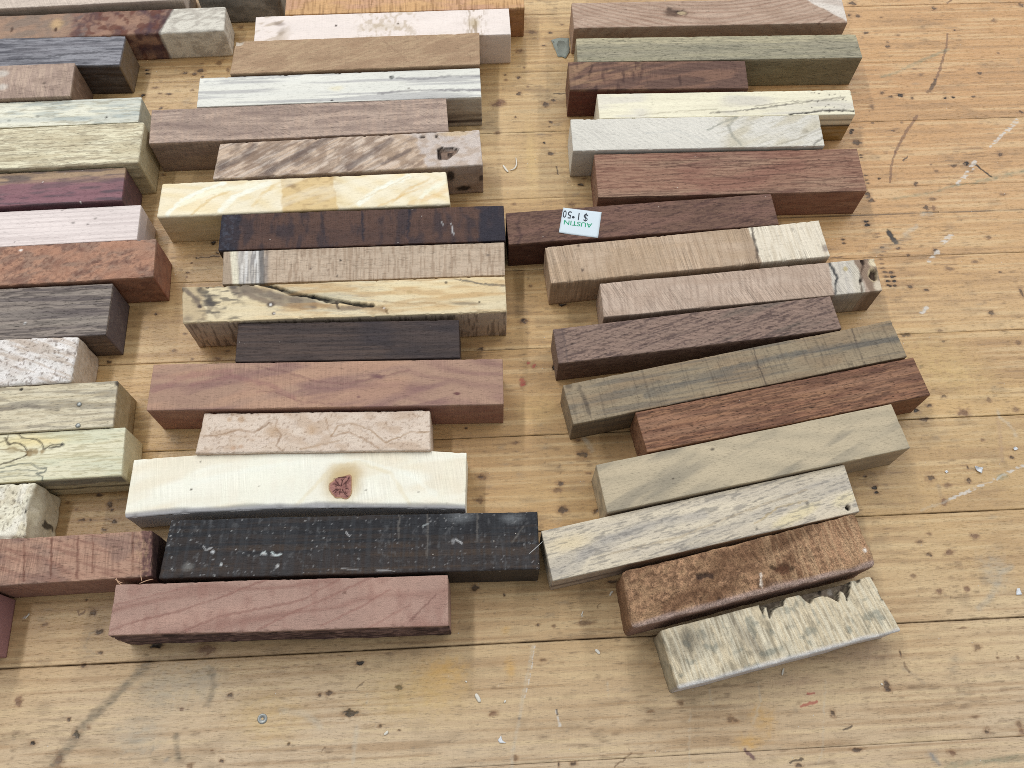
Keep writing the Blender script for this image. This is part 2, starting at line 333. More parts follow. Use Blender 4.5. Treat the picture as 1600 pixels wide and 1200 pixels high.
 (-2.7, 102.57, 1.51, 1.04, 'm'), (12.65, 125.79, 1.3, 0.55, 'm'), (0.23, 169.02, 1.36, 0.73, 'd'), (18.92, 181.82, 1.11, 0.78, 'd'), (1.55, 107.9, 1.52, 0.53, 'g'), (8.33, 116.96, 2.05, 0.54, 'g'), (-19.89, 36.35, 9.25, 7.07, 'o'),
 (-16.36, 39.5, 6.97, 3.12, 'o'), (6.17, 38.38, 1.86, 3.79, 'o'), (5.44, 52.28, 1.66, 1.15, 'o'), (96.07, 16.41, 4.13, 5.6, 'o'), (89.14, 9.34, 4.99, 2.53, 'o'), (-117.25, 37.9, 10.27, 8.83, 'e'), (193.46, 65.61, 5.45, 7.58, 'e'),
 (-103.87, 40.52, 5.97, 6.66, 'e'), (-125.52, 22.3, 8.93, 5.51, 'e'), (108.79, 28.84, 9.34, 4.02, 'f'), (136.67, 37.57, 11.86, 6.0, 'f'), (190.43, 156.1, 19.24, 12.4, 'y'), (201.78, 146.56, 16.35, 9.15, 'y'),
 (-30.3, 30.29, 20.61, 8.68, 'y'), (-80.11, 26.34, 13.57, 8.56, 'y'), (22.64, 139.97, 9.23, 6.29, 'y'), (27.7, 267.71, 3.02, 22.54, 'y')]
LINES = [([(246.93, 339.78), (244.12, 331.54), (236.99, 316.77), (232.81, 309.35)], 0.79, 'b'), ([(232.81, 309.35), (229.1, 303.68)], 1.5, 'd'), ([(217.89, 287.05), (211.99, 279.74), (208.28, 274.8), (202.07, 265.77)], 1.08, 'b'),
 ([(202.07, 265.77), (197.73, 256.47), (195.45, 248.0)], 0.7, 'b'), ([(252.53, 361.23), (254.82, 363.46)], 0.81, 'b'), ([(238.4, 257.12), (244.3, 249.38)], 0.56, 'k'), ([(207.29, 262.9), (204.82, 260.34)], 0.42, 'd'),
 ([(266.69, 282.38), (258.97, 275.57)], 1.82, 'w'), ([(258.23, 275.2), (248.95, 267.01)], 1.08, 'w'), ([(236.87, 254.92), (227.38, 245.98)], 1.73, 'w'), ([(239.12, 258.6), (233.01, 252.07)], 1.39, 'w'),
 ([(244.55, 329.35), (232.62, 324.17), (221.38, 318.62)], 1.55, 'n'), ([(221.38, 318.62), (213.9, 314.67), (205.89, 312.45)], 1.14, 'n'), ([(260.74, 251.72), (247.65, 249.25), (236.68, 246.35)], 2.08, 'n'),
 ([(236.68, 246.35), (224.97, 244.97), (214.96, 241.71), (203.89, 239.97), (193.18, 238.23)], 1.02, 'n'), ([(188.2, 220.67), (189.24, 217.5), (190.36, 214.69)], 1.95, 'k'), ([(201.83, 222.91), (195.23, 218.99)], 1.96, 'v'),
 ([(216.72, 217.06), (211.81, 214.14)], 2.27, 'w'), ([(208.45, 209.13), (203.1, 204.26)], 1.6, 'w'), ([(205.84, 229.46), (210.48, 229.98)], 1.98, 'v'), ([(196.95, 217.53), (190.28, 214.35), (180.59, 210.64)], 2.91, 'g'),
 ([(196.35, 180.84), (193.18, 178.41)], 1.53, 'w'), ([(217.53, 106.76), (210.16, 104.11), (204.98, 101.65)], 0.81, 'w'), ([(203.62, 101.44), (193.93, 97.61), (183.72, 94.38)], 0.94, 'w'),
 ([(183.59, 93.85), (176.86, 91.81), (171.07, 90.25)], 0.66, 'v'), ([(213.56, 130.79), (213.55, 127.92), (216.47, 124.93), (217.78, 122.03), (218.02, 119.2)], 1.13, 'v'), ([(212.24, 127.12), (212.26, 123.41), (209.21, 109.06)], 1.4, 'f'),
 ([(208.65, 102.56), (206.25, 102.4)], 2.41, 'n'), ([(200.5, 66.5), (195.0, 63.07), (190.01, 56.03), (183.82, 51.54)], 2.01, 'e'), ([(156.76, 25.78), (149.71, 31.94)], 0.92, 'g'), ([(151.75, 30.49), (150.5, 33.25)], 0.7, 'm'),
 ([(113.35, 24.42), (115.44, 24.32)], 0.57, 'r'), ([(110.02, 20.45), (112.46, 20.97), (115.86, 21.67)], 0.67, 'r'), ([(123.61, 11.82), (125.53, 12.15), (127.08, 12.92)], 0.44, 'd'),
 ([(185.53, -0.57), (176.22, -0.93), (166.94, -1.28), (157.63, -1.84)], 1.98, 'n'), ([(152.87, 1.92), (155.38, -1.72)], 1.32, 'u'), ([(107.62, 2.98), (104.62, 2.72), (102.89, 1.98)], 0.54, 'd'),
 ([(120.68, 29.36), (114.82, 5.94), (112.22, 0.89)], 0.3, 'v'), ([(22.12, 23.34), (22.39, 20.76), (22.87, 17.96)], 0.58, 'w'), ([(22.15, 23.77), (22.48, 22.04)], 0.36, 'd'), ([(87.6, 6.91), (88.76, 5.6), (90.13, 4.29)], 0.87, 'p'),
 ([(69.83, 19.87), (68.59, 12.48), (66.97, 2.17)], 0.4, 'v'), ([(41.09, 31.77), (41.06, 26.72)], 0.32, 'v'), ([(95.9, 29.04), (95.45, 22.26), (94.09, 19.73), (91.74, 15.34)], 0.5, 'v'),
 ([(77.5, 28.19), (77.72, 24.89), (78.32, 22.69)], 0.36, 'v'), ([(15.02, 45.84), (12.91, 38.05), (10.55, 29.34), (8.19, 19.77), (6.22, 12.5), (4.95, 5.33)], 0.97, 'v'), ([(15.73, 45.8), (13.54, 36.9), (11.18, 28.22)], 0.28, 'w'),
 ([(40.06, 58.53), (40.95, 60.39)], 0.38, 'm'), ([(34.07, 56.0), (33.43, 54.16)], 0.33, 'w'), ([(47.16, 8.13), (43.98, 5.81), (40.89, 4.11)], 0.35, 'm'), ([(-49.05, 21.38), (-49.21, 18.02), (-49.77, 13.26), (-50.13, 9.78)], 1.2, 'v'),
 ([(-45.41, 32.79), (-45.35, 28.88)], 0.27, 'v'), ([(-49.11, 34.72), (-46.85, 36.36)], 0.27, 'm'), ([(-60.91, 13.83), (-59.85, 15.22)], 0.26, 'm'), ([(-75.71, 28.25), (-66.59, 26.51), (-61.9, 22.24)], 1.99, 'v'),
 ([(-124.65, 46.87), (-129.11, 42.22), (-133.74, 37.63), (-139.08, 32.29), (-144.35, 27.03), (-148.87, 20.36), (-152.97, 14.41)], 3.42, 'h'), ([(-128.13, 43.49), (-135.04, 35.53), (-140.97, 29.83)], 1.81, 'G'),
 ([(-101.87, 43.74), (-100.42, 37.72), (-101.7, 31.71)], 2.05, 'h'), ([(-112.13, 21.62), (-110.7, 14.3)], 1.96, 'h'), ([(-148.53, 53.89), (-147.34, 52.03), (-143.98, 50.96)], 0.46, 'g'),
 ([(-148.53, 53.89), (-147.35, 58.38), (-145.18, 59.42)], 0.46, 'g'), ([(-124.02, 219.65), (-120.38, 219.84), (-114.23, 220.25)], 0.43, 'd'), ([(41.14, 307.48), (46.83, 307.67)], 0.43, 'd'), ([(39.53, 263.5), (39.8, 259.02)], 0.4, 'd'),
 ([(40.81, 126.45), (41.94, 124.45), (43.47, 121.07)], 1.62, 'v'), ([(-152.73, 66.51), (-152.05, 65.07), (-150.44, 66.86)], 0.47, 'b'), ([(-172.06, 65.12), (-170.51, 66.9)], 0.33, 'w'), ([(-119.56, 18.67), (-120.15, 16.22)], 0.43, 'g')]
MTYPE = {'d': ((58, 42, 32), .78, .12), 'k': ((26, 22, 22), .95, .25), 'm': ((106, 78, 52), .6, .05), 'b': ((104, 66, 46), .65, .05),
         'h': ((118, 106, 86), .7, 0), 'g': ((138, 126, 108), .42, 0), 'G': ((104, 94, 74), .4, 0), 'o': ((208, 162, 88), .6, 0), 'e': ((172, 164, 146), .5, 0), 'f': ((168, 136, 110), .4, 0),
         'y': ((214, 182, 120), .45, 0), 'w': ((216, 212, 204), .7, 0), 'v': ((200, 188, 166), .5, 0), 'r': ((170, 64, 58), .7, 0),
         'n': ((112, 126, 104), .5, 0), 'u': ((104, 116, 124), .5, 0), 'p': ((90, 52, 66), .75, 0)}
SOFT = {'h', 'g', 'G', 'o', 'e', 'f', 'y', 'v', 'n', 'u'}


def bench_paint(a, b, pi):
    rs = np.random.RandomState(pi + 40)
    base = lin((201, 166, 114))
    tint = rs.uniform(.92, 1.07)
    hue = rs.uniform(-.03, .03)
    col = np.tile(base * tint * np.array([1, 1 + hue * .4, 1 + hue * 2]), (len(a), 1))
    big = fbm(a / 70, b / 26, 0 * a, 3, 3)
    col = over(col, lin((208, 178, 131)), .75 * sstep(.5, .75, big))
    col = over(col, lin((178, 142, 97)), .72 * sstep(.5, .28, big))
    red = fbm(a / 90 + 31, b / 60, 0 * a, 8, 2)
    col = over(col, lin((196, 156, 106)), .5 * sstep(.5, .75, red))
    col = over(col, lin((206, 182, 150)), 1.15 * sstep(90, -25, b) * (.5 + big))      # paler towards the near edge: soft sheen put into the colour
    col = over(col, lin((200, 150, 98)), .7 * sstep(60, 190, a) * sstep(150, 260, b))
    st = fbm(a / 38, b / 1.1, 0 * a + pi, 11 + pi, 3)
    col = over(col, lin((160, 124, 84)), .5 * sstep(.52, .74, st))
    col = over(col, lin((226, 200, 154)), .35 * sstep(.46, .3, st))
    dash = vnoise(a / 4.2, b / .55, 0 * a + pi, 77)
    dens = fbm(a / 30, b / 12, 0 * a, 5, 2)
    col = over(col, lin((104, 76, 50)), .4 * sstep(.82, .95, dash + .35 * (dens - .5)))
    dirt = fbm(a / 9, b / 3.5, 0 * a, 61, 3)
    col = over(col, lin((120, 98, 72)), .32 * sstep(.58, .8, dirt) * (.35 + dens))
    tk = vnoise(a / 1.5, b / .8, 0 * a, 91) - .12 * sstep(.62, .4, fbm(a / 34, b / 20, 0 * a, 92, 2))
    col = over(col, lin((64, 46, 36)), .5 * sstep(.965, .99, tk))
    dz = -.08 * sstep(.955, .985, tk)
    # the long shallow crack inside one board
    wob = .25 * (vnoise(a / 9, 0 * a, 0 * a, 7) - .5)
    bc = 231.2 * CS
    ck = sstep(.42, .12, np.abs(b - bc - wob)) * sstep(120, 150, a)
    col = over(col, lin((58, 42, 32)), .85 * ck)
    dz = dz - .25 * ck
    wx = 2.4 * (fbm(a / 1.1, b / 1.1, 0 * a, 21, 3) - .5); wy = 2.4 * (fbm(a / 1.1 + 9, b / 1.1, 0 * a, 22, 3) - .5)
    fb = fbm(a / 2.2, b / .8, 0 * a, 23, 2)
    lo, hi = b.min() - 4, b.max() + 4
    for x, y, rx, ry, ty in MARKS:
        if y + 2 * ry < lo or y - 2 * ry > hi:
            continue
        c, al, dp = MTYPE[ty]
        m = (np.abs(a - x) < 2.2 * rx + 2) & (np.abs(b - y) < 2.2 * ry + 2)
        if not m.any():
            continue
        soft = ty in SOFT
        k = min(1.0, .9 * min(rx, ry)) if not soft else min(3.0, .6 * min(rx, ry))
        q = np.hypot((a[m] - x + wx[m] * k) / (.92 * rx + .06), (b[m] - y + wy[m] * k) / (.92 * ry + .06))
        w = sstep(1.7, .1, q) if soft else sstep(1.2, .8, q)
        if soft:
            w = w * np.clip(.4 + 1.3 * (fb[m] - .2), 0, 1.2)
        else:
            col[m] = over(col[m], lin((140, 102, 66)), .5 * sstep(2.2, 1.0, q))
        col[m] = over(col[m], lin(c), al * w * (1 if soft else np.clip(.55 + .9 * fb[m], 0, 1)))
        dz[m] -= dp * sstep(1.0, .4, q)
    for pts, wd, ty in LINES:
        c, al, dp = MTYPE[ty]
        ys = [p[1] for p in pts]; xs = [p[0] for p in pts]
        if max(ys) + 3 * wd < lo or min(ys) - 3 * wd > hi:
            continue
        m = (a > min(xs) - 3 * wd - 1) & (a < max(xs) + 3 * wd + 1) & (b > min(ys) - 3 * wd - 1) & (b < max(ys) + 3 * wd + 1)
        if not m.any():
            continue
        dd = seg_dist(a[m] + .5 * wx[m], b[m] + .5 * wy[m], pts)
        h = wd / 2 + .1
        if ty in SOFT:
            w = sstep(1.6 * h, .3 * h, dd) * np.clip(.35 + 1.3 * (fb[m] - .2), 0, 1.1)
        elif ty == 'w':
            w = sstep(1.4 * h, .6 * h, dd) * sstep(.3, .55, fb[m])
        else:
            w = sstep(1.5 * h, .6 * h, dd)
        col[m] = over(col[m], lin(c), al * w)
        dz[m] -= .5 * dp * w
    return col, dz


mat_bench = wood_material('bench_maple', g=.12, p=.33, s=.07, f=.08, d=.3, r=.42, st=-.12, seed=3, gl=7, gw=.26, pl=2.4, pw=.17, spec=.45, bump=.7)
GEO = {'R1': (90.81, 349.7, 4.31, 135.21, 16.79, 16.79, {'FR': -0.23}),
 'R2': (93.35, 325.61, 3.84, 136.66, 15.06, 17.9, {'BL': 0.26, 'FR': 0.31}),
 'R3': (63.65, 306.81, 3.22, 84.17, 17.0, 18.29, {'BR': 0.28, 'FR': -0.25}),
 'R4': (94.63, 290.61, 3.82, 119.0, 14.51, 18.32, {'BR': 0.22, 'FR': -0.24}),
 'R5': (80.12, 272.95, 3.95, 114.46, 17.87, 18.73, {'BR': 0.25, 'FR': -0.21}),
 'R6': (93.9, 252.29, 4.1, 119.89, 23.44, 17.15, {'FR': -0.27}),
 'R7': (53.84, 225.62, 7.47, 117.83, 16.24, 17.41, {'BL': 0.26}),
 'R8': (72.73, 209.3, 8.87, 120.14, 18.17, 17.88, {}),
 'R9': (94.7, 193.37, 8.46, 118.58, 16.0, 16.71, {'BL': 0.39, 'BR': 0.83, 'FL': -0.4, 'FR': -0.56}),
 'R10': (75.09, 172.58, 9.98, 117.53, 15.63, 16.82, {'FL': -0.25, 'FR': 0.23}),
 'R11': (89.85, 154.2, 14.41, 139.6, 17.09, 16.96, {}),
 'R12': (107.22, 140.24, 14.1, 116.8, 17.12, 17.6, {'BR': -0.2}),
 'R13': (93.11, 117.21, 14.3, 120.27, 18.85, 18.91, {'BL': 0.36, 'FL': -0.36}),
 'R14': (72.49, 91.78, 14.65, 118.83, 18.88, 16.72, {'BR': 0.63, 'FL': -0.23, 'FR': -0.61}),
 'R15': (87.41, 74.09, 15.93, 91.89, 20.25, 19.8, {'BL': 1.28, 'FL': -1.27}),
 'R16': (97.45, 53.07, 15.76, 82.02, 20.52, 16.27, {'BR': -1.49, 'FR': 1.35}),
 'M0': (-143.27, 361.03, 5.39, 40.1, 21.93, 17.28, {}),
 'M1': (-59.2, 351.0, 5.06, 116.63, 18.3, 18.3, {}),
 'M2': (-68.26, 331.59, 5.37, 122.6, 17.03, 18.72, {}),
 'M3': (-78.5, 311.57, 5.57, 115.75, 19.83, 20.69, {'BL': 0.73, 'BR': 0.36, 'FL': -0.67, 'FR': -0.34}),
 'M4': (-84.25, 291.33, 5.29, 129.9, 17.36, 19.53, {}),
 'M5': (-100.33, 270.81, 5.59, 133.78, 19.2, 19.88, {'BR': -0.25, 'FL': 0.56, 'FR': 0.25}),
 'M6': (-75.53, 252.47, 6.37, 117.04, 19.49, 20.45, {'BL': 1.04, 'BR': -0.26, 'FL': -0.92}),
 'M7': (-92.87, 230.93, 5.5, 124.66, 17.75, 19.54, {'BL': 0.33, 'BR': -0.68, 'FL': -0.27, 'FR': 0.66}),
 'M8': (-65.81, 214.46, 4.8, 120.85, 18.07, 19.53, {}),
 'M9': (-63.48, 196.98, 4.62, 117.42, 16.11, 19.2, {'BL': -0.44, 'BR': 0.24, 'FL': 0.42, 'FR': -0.23}),
 'M10': (-68.83, 178.08, 4.67, 130.44, 16.63, 21.56, {'BL': -1.68, 'FL': 0.44}),
 'M11': (-66.04, 159.99, 3.4, 88.85, 17.27, 20.04, {'BL': -0.29, 'BR': -0.23, 'FL': 0.26, 'FR': 0.24}),
 'M12': (-72.2, 140.69, 3.29, 137.6, 19.74, 19.81, {}),
 'M13': (-74.85, 121.31, 3.04, 88.29, 16.59, 18.03, {'BL': 0.78, 'BR': -0.27, 'FL': -0.74, 'FR': 0.25}),
 'M14': (-79.07, 100.97, 3.52, 126.09, 22.07, 16.21, {'BL': 0.21, 'BR': 0.34, 'FR': -0.31}),
 'M15': (-55.68, 77.83, 3.45, 135.1, 21.62, 18.96, {'BL': 0.86, 'FL': -0.8}),
 'M16': (-78.34, 55.17, 3.62, 117.02, 17.74, 20.2, {'FR': 0.31}),
 'L0': (-232.9, 345.56, 6.69, 129.98, 19.04, 19.05, {}),
 'L1': (-210.8, 328.17, 6.17, 129.65, 16.13, 16.41, {'BR': 0.49, 'FR': 0.58}),
 'L2': (-254.41, 305.29, 4.0, 129.99, 17.85, 18.9, {'BR': 0.37}),
 'L3': (-271.83, 282.95, 5.64, 130.0, 19.91, 20.85, {'BR': -0.21, 'FR': 0.23}),
 'L4': (-238.57, 268.52, 5.68, 130.01, 14.61, 18.64, {}),
 'L5': (-232.19, 246.52, 6.03, 130.0, 22.54, 22.64, {'BR': 0.33}),
 'L6': (-236.2, 225.51, 6.19, 130.0, 17.39, 20.22, {}),
 'L7': (-226.24, 206.99, 6.05, 130.0, 17.93, 18.66, {}),
 'L8': (-214.46, 188.71, 6.15, 129.12, 18.62, 20.03, {'BR': -0.71, 'FR': -0.27}),
 'L9': (-229.55, 165.07, 5.64, 129.92, 23.73, 18.57, {}),
 'L10': (-236.99, 141.57, 5.25, 129.99, 20.16, 20.7, {'FR': -0.23}),
 'L11': (-217.37, 122.89, 5.83, 129.99, 19.26, 19.72, {'BR': -0.24}),
 'L12': (-210.46, 103.94, 5.83, 129.51, 19.4, 18.58, {'BR': -0.26, 'FR': 0.22}),
 'L13': (-238.21, 80.29, 5.66, 130.3, 21.2, 19.54, {}),
 'L14': (-191.63, 65.44, 5.6, 129.91, 16.79, 20.26, {'BR': -0.78, 'FR': 0.83}),
 'L15': (-245.28, 40.17, 5.85, 130.0, 20.84, 19.02, {})}


def under_blank(x, y, m):
    """true where a point of the bench lies well inside the footprint of a blank"""
    r = np.zeros(len(x), bool)
    for gx, gy, gt, gl, gw, gh, go in GEO.values():
        t = math.radians(gt)
        du, dv = x - gx, y - gy
        r |= (np.abs(du * math.cos(t) + dv * math.sin(t)) < gl / 2 - m) & (np.abs(-du * math.sin(t) + dv * math.cos(t)) < gw / 2 - m)
    return r


mk_x = np.array([m[0] for m in MARKS if m[4] not in SOFT]); mk_y = np.array([m[1] for m in MARKS if m[4] not in SOFT])
mk_r = np.array([max(m[2], m[3]) for m in MARKS if m[4] not in SOFT])
CELL = 2.0
for pi in range(len(SEAMS) - 1):
    b0, b1 = SEAMS[pi], SEAMS[pi + 1]
    half = 196 + .30 * max(0, b1)
    fine = pi < 10
    rows = int(round((b1 - b0) / CELL)); rh = (b1 - b0) / rows
    ca = np.arange(-half, half, CELL)
    cb = b0 + rh * np.arange(rows)
    CA, CB = [q.ravel() for q in np.meshgrid(ca, cb, indexing='ij')]
    mx, my = CA + CELL / 2, CB + rh / 2
    wx_, wy_ = mx * math.cos(SLOPE) - my * math.sin(SLOPE), mx * math.sin(SLOPE) + my * math.cos(SLOPE)
    hid = under_blank(wx_, wy_, 2.2)
    hid |= (my < -6) | (my > 372) | (wx_ < -(180 + .275 * wy_)) | (wx_ > 192 + .22 * wy_)
    level = np.where(hid, 1, 3)
    for x, y, r_ in zip(mk_x, mk_y, mk_r):
        if b0 - 3 < y < b1 + 3:
            level[(np.abs(mx - x) < r_ * 1.3 + 1.3) & (np.abs(my - y) < r_ * 1.3 + 1.3) & ~hid] = 8
    for pts, wd, ty in LINES:
        if ty in SOFT:
            continue
        dd = seg_dist(mx, my, pts)
        level[(dd < wd + 1.4) & ~hid] = 8
    edge_row = (np.arange(len(CA)) % rows == 0) | (np.arange(len(CA)) % rows == rows - 1)
    level[edge_row & ~hid] = np.maximum(level[edge_row & ~hid], 6)
    pa, pb, quads, nv = [], [], [], 0
    for lv in (1, 3, 6, 8):
        sel = level == lv
        k = int(sel.sum())
        if not k:
            continue
        g = np.linspace(0, 1, lv + 1)
        U, V = [q.ravel() for q in np.meshgrid(g, g, indexing='ij')]
        pa.append((CA[sel][:, None] + U[None] * CELL).ravel()); pb.append((CB[sel][:, None] + V[None] * rh).ravel())
        ix = np.arange((lv + 1) ** 2).reshape(lv + 1, lv + 1)
        q = np.stack([ix[:-1, :-1], ix[1:, :-1], ix[1:, 1:], ix[:-1, 1:]], -1).reshape(-1, 4)
        quads.append((nv + np.arange(k)[:, None, None] * (lv + 1) ** 2 + q[None]).reshape(-1, 4))
        nv += k * (lv + 1) ** 2
    # the board runs on, plain, beyond the picture on both sides
    for xa, xb in ((-720., ca[0]), (ca[-1] + CELL, 720.)):
        pa.append(np.array([xa, xb, xb, xa])); pb.append(np.array([b0, b0, b1, b1]))
        quads.append(np.array([[nv, nv + 1, nv + 2, nv + 3]])); nv += 4
    fa, fb_ = np.concatenate(pa), np.concatenate(pb)
    col, dz = bench_paint(fa, fb_, pi)
    sd = np.minimum(fb_ - b0, b1 - fb_)
    wide = GAPS[pi] * (1 - (fb_ - b0) / (b1 - b0)) + GAPS[pi + 1] * (fb_ - b0) / (b1 - b0)
    en = vnoise(fa / 7, 0 * fa + pi + np.round((fb_ - b0) / (b1 - b0)), 0 * fa, 5) + .5 * vnoise(fa / 1.3, 0 * fa + pi, 0 * fa, 6)
    col = over(col, lin((74, 54, 38)), np.clip(wide * (.45 + .7 * en), 0, 1) * sstep(.5 * wide + .1, .06, sd))
    z = RISE[pi] - .5 * sstep(.34, .0, sd) * (.4 + en) * wide + dz
    fb_ = np.clip(fb_, b0 + .03, b1 - .03)
    co = np.stack([fa, fb_, z], 1)
    n0 = len(co)
    A0, A1, q0, q1 = -720., 720., b0 + .03, b1 - .03
    ext = np.array([[A0, q0, -.6], [A1, q0, -.6], [A1, q1, -.6], [A0, q1, -.6], [A0, q0, -32], [A1, q0, -32], [A1, q1, -32], [A0, q1, -32]])
    co = np.vstack([co, ext]); col = np.vstack([col, np.tile(lin((120, 92, 62)), (8, 1))])
    side = np.array([[0, 4, 5, 1], [1, 5, 6, 2], [2, 6, 7, 3], [3, 7, 4, 0], [7, 6, 5, 4]])[:, ::-1] + n0
    Q = np.concatenate(quads + [side])
    tot = np.full(len(Q), 4)
    me = raw_mesh('plank', co * MM, Q.ravel(), np.arange(len(Q)) * 4, tot, col)
    me.materials.append(mat_bench)
    pf = np.ones(len(tot), bool); pf[-5:] = False
    me.polygons.foreach_set('use_smooth', pf)
    link('plank', me, bench)


def lathe(profile, seg=24):
    co, faces = [], []
    for r, z in profile:
        for k in range(seg):
            t = 2 * math.pi * k / seg
            co.append((r * math.cos(t) * MM, r * math.sin(t) * MM, z * MM))
    for i in range(len(profile) - 1):
        for k in range(seg):
            faces.append((i * seg + k, i * seg + (k + 1) % seg, (i + 1) * seg + (k + 1) % seg, (i + 1) * seg + k))
    faces.append(tuple((len(profile) - 1) * seg + k for k in range(seg)))
    return co, faces


mat_steel = plain_material('dull_steel', (150, 152, 148), .45, .7, .5, .25, .3)
co, fc = lathe([(1.75, -.3), (1.75, .06), (1.6, .14), (1.15, .15), (1.0, .1), (.55, .12), (.45, -.12)])
sm = poly_mesh('screw', co, fc, True); sm.materials.append(mat_steel)
sx, sy = (-82.32, 25.81)
so = link('screw', sm, bench); so.location = (sx * MM, sy * MM, 0.00005)
so['label'] = 'small round steel screw head sunk in the bench'

